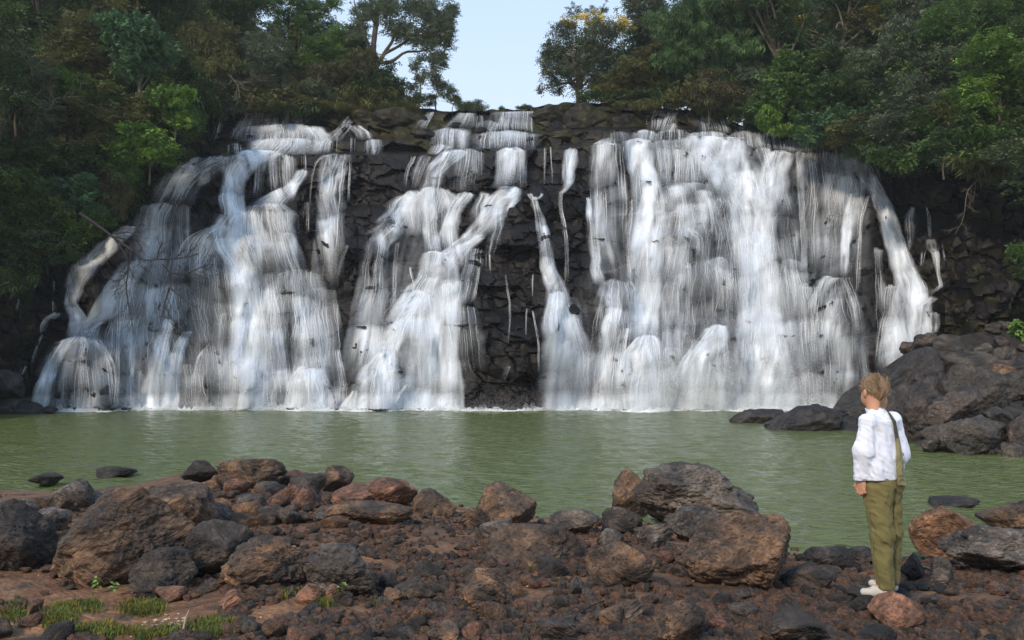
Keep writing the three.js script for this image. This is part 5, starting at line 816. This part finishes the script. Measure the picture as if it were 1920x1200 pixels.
  // hair: a swept cap, loose strands and a short tail
  const hairSdf = (x, y, z) => {
    const p = [x, y, z]; let d = ellip(p, add(headC, [0.006, 0.03, 0.006]), [0.07, 0.1, 0.086], headAx); d = smin(d, ellip(p, add(headC, [0.022, -0.005, 0.022]), [0.056, 0.075, 0.066], headAx), 0.03);
    d = Math.max(d, -ellip(p, add(headC, [-0.075, -0.062, -0.09]), [0.066, 0.075, 0.078]), -(y - (headC[1] - 0.075 + 0.1 * (headC[0] + 0.05 - x))));
    const a = Math.atan2(z - headC[2], x - headC[0]); return d + 0.006 * n3(a * 9, (y - headC[1]) * 14, 2) + 0.004 * Math.sin(a * 30 + y * 40);
  };
  const hairM = std({ color: rgb(0.17, 0.105, 0.06), roughness: 0.6 }), blond = std({ color: rgb(0.4, 0.295, 0.18), roughness: 0.55 });
  const hair = mesh('hair', nets(hairSdf, [-0.19, 1.42, -0.19], [0.12, 1.7, 0.16], 0.0045), hairM, g);
  seed(4242); const dark = [], light = [], tailB = add(headC, [0.055, -0.035, 0.062]);
  for (let i = 0; i < 620; i++) {                   // swept from the brow over the crown to the tail
    const a = rr(-0.2, 3.3), e = rr(0.1, 1.45), s = [headC[0] - 0.075 * Math.cos(a * 0.5) * Math.cos(e) * 1.05 + 0.01, headC[1] + 0.03 + 0.118 * Math.sin(e) - rr(0, 0.05), headC[2] + 0.1 * Math.sin(a - 1.2) * Math.cos(e * 0.6)];
    const pts = []; for (let k = 0; k <= 5; k++) { const t = k / 5, q = [lerp(s[0], tailB[0], t), lerp(s[1], tailB[1], t), lerp(s[2], tailB[2], t)]; const o = add(headC, [0.006, 0.026, 0.006]); let v = [q[0] - o[0], q[1] - o[1], q[2] - o[2]], m = Math.hypot(...v) || 1; const target = 0.082 + 0.006 * R(); if (k > 0 && k < 5) v = v.map((w) => w / m * Math.max(m, target)); pts.push(V(o[0] + v[0], o[1] + v[1], o[2] + v[2])); }
    (R() < 0.5 ? light : dark).push(tapered(curve(pts, 8), 0.0012, 0.0008, 3));
  }
  for (let i = 0; i < 150; i++) { const b = V(tailB[0] + gauss() * 0.01, tailB[1] + gauss() * 0.01, tailB[2] + gauss() * 0.01), up = R() < 0.25, e = up ? V(b.x + rr(-0.02, 0.05), b.y + rr(0.06, 0.15), b.z) : V(b.x - rr(0.0, 0.045), b.y - rr(0.05, 0.1), b.z + gauss() * 0.015); (R() < 0.6 ? light : dark).push(tapered(curve([b, b.clone().lerp(e, 0.5).add(V(rr(0, 0.02), 0, 0)), e], 5), 0.0016, 0.0008, 3)); }
  for (let i = 0; i < 26; i++) { const b = V(tailB[0] + 0.004 + gauss() * 0.003, tailB[1] + 0.005, tailB[2] + gauss() * 0.004); light.push(tapered(curve([b, V(b.x + 0.008 + gauss() * 0.003, b.y + 0.07, b.z), V(b.x + 0.014 + gauss() * 0.007, b.y + rr(0.11, 0.15), b.z + gauss() * 0.01)], 5), 0.0016, 0.0009, 3)); }
  for (let i = 0; i < 40; i++) { const b = V(headC[0] + rr(0.02, 0.08), headC[1] + rr(0.04, 0.12), headC[2] + rr(-0.02, 0.07)), e = V(b.x + rr(0.02, 0.06), b.y + rr(-0.02, 0.03), b.z + gauss() * 0.02); dark.push(tapered(curve([b, b.clone().lerp(e, 0.5).add(V(0, 0.01, 0)), e], 4), 0.0014, 0.0008, 3)); }
  mesh('hair_streaks', mergeGeometries(light), blond, hair); mesh('hair_strands', mergeGeometries(dark), hairM, hair);
  top(g, 'person', 'person in white shirt and olive trousers with a sling bag, facing the falls', 'person');
  // sling bag lying on the back
  const bag = new THREE.Group(); bag.position.copy(foot);
  const uv2 = (px, py) => [(px - 1652) / 250.5, (1117 - py) / 250.5];
  const back = (u, v) => { for (let z = 0.3; z > -0.25; z -= 0.002) if (Math.min(shirtSdf(u, v, z), legSdf(u, v, z)) < 0.004) return z; return -0.05; };
  const strip = (rows, thick) => {
    const pos = [], idx = [], nu = 6; let zl = null; rows.forEach(([px, py, hw], i) => { for (let s = 0; s < 2; s++) for (let j = 0; j <= nu; j++) { const [u, v] = uv2(px + (j / nu * 2 - 1) * hw, py + (i === rows.length - 1 ? (0.5 - j / nu) * -2 : 0)); const z0 = Math.max(back(u, v), zl && zl[j] !== undefined ? zl[j] - 0.012 : -1); if (!s) (zl = zl || [])[j] = z0; pos.push(u, v, z0 + (s ? thick * (0.5 + 0.5 * Math.sin(Math.PI * clamp(0.15 + 0.7 * j / nu))) + 0.004 : 0.002)); } });
    const w = nu + 1, row = 2 * w; for (let i = 0; i < rows.length - 1; i++) { for (let j = 0; j < nu; j++) { const a = i * row + w + j, b = a + row; idx.push(a, b, a + 1, a + 1, b, b + 1); const c = a - w, d = c + row; idx.push(c, c + 1, d, c + 1, d + 1, d); } for (const j of [0, nu]) { const a = i * row + j, b = a + w, c = a + row, d = c + w; j ? idx.push(a, c, b, b, c, d) : idx.push(a, b, c, b, d, c); } }
    const e = (rows.length - 1) * row; for (let j = 0; j < nu; j++) { idx.push(e + j, e + j + 1, e + w + j, e + j + 1, e + w + j + 1, e + w + j); idx.push(j, w + j, j + 1, j + 1, w + j, w + j + 1); }
    const gg = geoFrom(pos, idx, { uv: pos.filter((_, i) => i % 3 !== 2) }); gg.deleteAttribute('normal'); return gg;
  };
  const dens = (rows, n) => { const out = []; for (let i = 0; i < rows.length - 1; i++) for (let k = 0; k < n; k++) out.push([0, 1, 2].map((q) => lerp(rows[i][q], rows[i + 1][q], k / n))); out.push(rows[rows.length - 1]); return out; };
  mesh('strap', strip(dens([[1656, 766, 2.2], [1660, 770, 3], [1666, 792, 4], [1671, 815, 5], [1675, 838, 5.5]], 5), 0.006), std({ color: rgb(0.06, 0.056, 0.035), roughness: 0.9 }), bag);
  mesh('pouch', strip(dens([[1672, 820, 4], [1674, 850, 7.5], [1675, 875, 10], [1679, 906, 11]], 8), 0.016), std({ color: rgb(0.23, 0.21, 0.1), roughness: 0.9, bumpMap: scaled(weave, 10, 10), bumpScale: 0.002 }), bag);
  const [bu, bv] = uv2(1681, 850); const bk = new THREE.TorusGeometry(0.011, 0.003, 6, 14); bk.translate(bu, bv, back(bu, bv) + 0.014); mesh('buckle', bk, std({ color: rgb(0.03, 0.03, 0.03), roughness: 0.35, metalness: 0.8 }), bag);
  top(bag, 'sling_bag', 'olive sling bag hanging down the back of the person', 'bag');
}

// ---------------------------------------------------------------- grass, sprigs and litter
{
  const blade = (sd, n, h, w) => { seed(sd); const pos = [], idx = []; for (let i = 0; i < n; i++) { const a = R() * TAU, L = h * rr(0.5, 1.1), b = V(gauss() * 0.03, 0, gauss() * 0.03), t = V(b.x + Math.cos(a) * L * rr(0.2, 0.7), L, b.z + Math.sin(a) * L * rr(0.2, 0.7)), m = b.clone().lerp(t, 0.55).add(V(0, L * 0.14, 0)), s = V(-Math.sin(a) * w, 0, Math.cos(a) * w), k = pos.length / 3; for (const [p, q] of [[b, 1], [m, 0.8]]) pos.push(p.x - s.x * q, p.y, p.z - s.z * q, p.x + s.x * q, p.y, p.z + s.z * q); pos.push(t.x, t.y, t.z); idx.push(k, k + 1, k + 2, k + 1, k + 3, k + 2, k + 2, k + 3, k + 4); } const g = geoFrom(pos, idx); g.deleteAttribute('normal'); return g; };
  const bl = blade(5, 11, 0.04, 0.0035), o = new THREE.Object3D(), c = new THREE.Color(), mats = [], cols = [];
  seed(99);
  for (const [x, y, rx, ry, n] of [[112, 1165, 22, 18, 420], [270, 1142, 30, 12, 300], [405, 1178, 34, 14, 320], [190, 1185, 60, 12, 120], [20, 1150, 20, 16, 60], [150, 1140, 50, 12, 60], [300, 1190, 60, 12, 140], [640, 1115, 20, 8, 60], [715, 1135, 12, 5, 50], [600, 1135, 14, 6, 40], [1000, 1065, 6, 3, 14], [918, 1143, 8, 4, 30], [530, 1118, 20, 6, 30]])
    for (let i = 0; i < n; i++) { const p = onGround(x + gauss() * rx, y + gauss() * ry); o.position.copy(p); o.rotation.set(0, R() * 6, 0); o.scale.setScalar(rr(0.5, 1.3)); o.updateMatrix(); mats.push(o.matrix.clone()); const t = R(), v = rr(0.7, 1.2); cols.push([lerp(0.07, 0.24, t) * v, lerp(0.13, 0.2, t) * v, 0.03 * v]); }
  const im = shade(new THREE.InstancedMesh(bl, M.leaf, mats.length)); mats.forEach((m, i) => { im.setMatrixAt(i, m); im.setColorAt(i, c.setRGB(...cols[i])); });
  top(im, 'grass', 'short bright green grass and moss at the bottom left', 'grass', null, 'stuff');
  // leafy seedlings
  for (const [px, py, n, label] of [[182, 1112, 9, 'leafy weed below the largest left boulder'], [212, 1118, 7, 'second leafy weed below the largest left boulder'], [528, 1102, 4, 'lone green seedling before the pitted boulders'], [640, 1120, 5, 'low green weed beside the round red stone']]) {
    seed(px); const g = new THREE.Group(), p = onGround(px, py); g.position.copy(p); const pos = [];
    const H = 0.11; mesh('stem', tapered(curve([V(0, -0.01, 0), V(0.01, H * 0.5, 0), V(0, H, 0.01)], 5), 0.003, 0.0015, 5), std({ color: rgb(0.12, 0.17, 0.04), roughness: 0.8 }), g);
    const lg = geoFrom([0, 0, 0, 0.014, 0.006, 0.02, 0, -0.004, 0.022, -0.014, 0.006, 0.02, 0, -0.006, 0.045], [0, 1, 2, 0, 2, 3, 1, 4, 2, 2, 4, 3]); lg.deleteAttribute('normal'); const lm = phys({ color: rgb(0.16, 0.3, 0.04), roughness: 0.6, transmission: 0.3, thickness: 0 });
    for (let i = 0; i < n; i++) { const m = mesh('leaf', lg, lm, g); m.position.set(gauss() * 0.01, H * rr(0.4, 1), gauss() * 0.01); m.rotation.set(rr(-0.4, 0.5), i * 2.4 + R(), 0); m.scale.setScalar(rr(0.8, 1.3)); }
    top(g, 'weed', label, 'plant');
  }
  // sticks
  const stick = (a, b, r, col, label) => { const A = onGround(...a), Bp = onGround(...b); A.y += 0.03; Bp.y += 0.05; const mid = A.clone().lerp(Bp, 0.5).add(V(0, 0.02, 0)); const m = mesh('x', tapered(curve([V(0, 0, 0), mid.sub(A), Bp.clone().sub(A)], 8), r, r * 0.6, 6, 0.3), std({ color: col, roughness: 0.9 })); m.position.copy(A); top(m, 'stick', label, 'stick'); };
  stick([1072, 1170], [1142, 1136], 0.007, rgb(0.02, 0.016, 0.013), 'thin dark stick lying in the rubble at centre');
  stick([342, 1196], [355, 1158], 0.008, rgb(0.32, 0.25, 0.16), 'pale broken stick standing in the grass');
  stick([1722, 1072], [1744, 1076], 0.006, rgb(0.3, 0.26, 0.2), 'short pale twig right of the trousers');
  stick([1800, 1048], [1850, 1066], 0.006, rgb(0.16, 0.12, 0.08), 'brown twig below the orange-brown block');
  // pale fallen leaves
  seed(17); const lit = [];
  for (let i = 0; i < 90; i++) { const q = i < 45 ? [320 + gauss() * 60, 1175 + gauss() * 20] : [rr(60, 1900), rr(1060, 1195)], p = onGround(...q), L = rr(0.012, 0.03), a = R() * 6; const gg = geoFrom([0, 0.012, 0, Math.cos(a) * L, 0.016, Math.sin(a) * L, -Math.sin(a) * L * 0.5, 0.02, Math.cos(a) * L * 0.5, Math.cos(a + 1) * L * 1.2, 0.014, Math.sin(a + 1) * L * 1.2], [0, 1, 3, 0, 3, 2]); gg.translate(p.x, p.y, p.z); lit.push(gg); }
  top(mesh('x', mergeGeometries(lit), std({ color: rgb(0.42, 0.34, 0.22), roughness: 0.8 })), 'litter', 'scattered dry pale leaf fragments on the ground', 'leaf litter', null, 'stuff');
}
renderer.render(scene, camera);
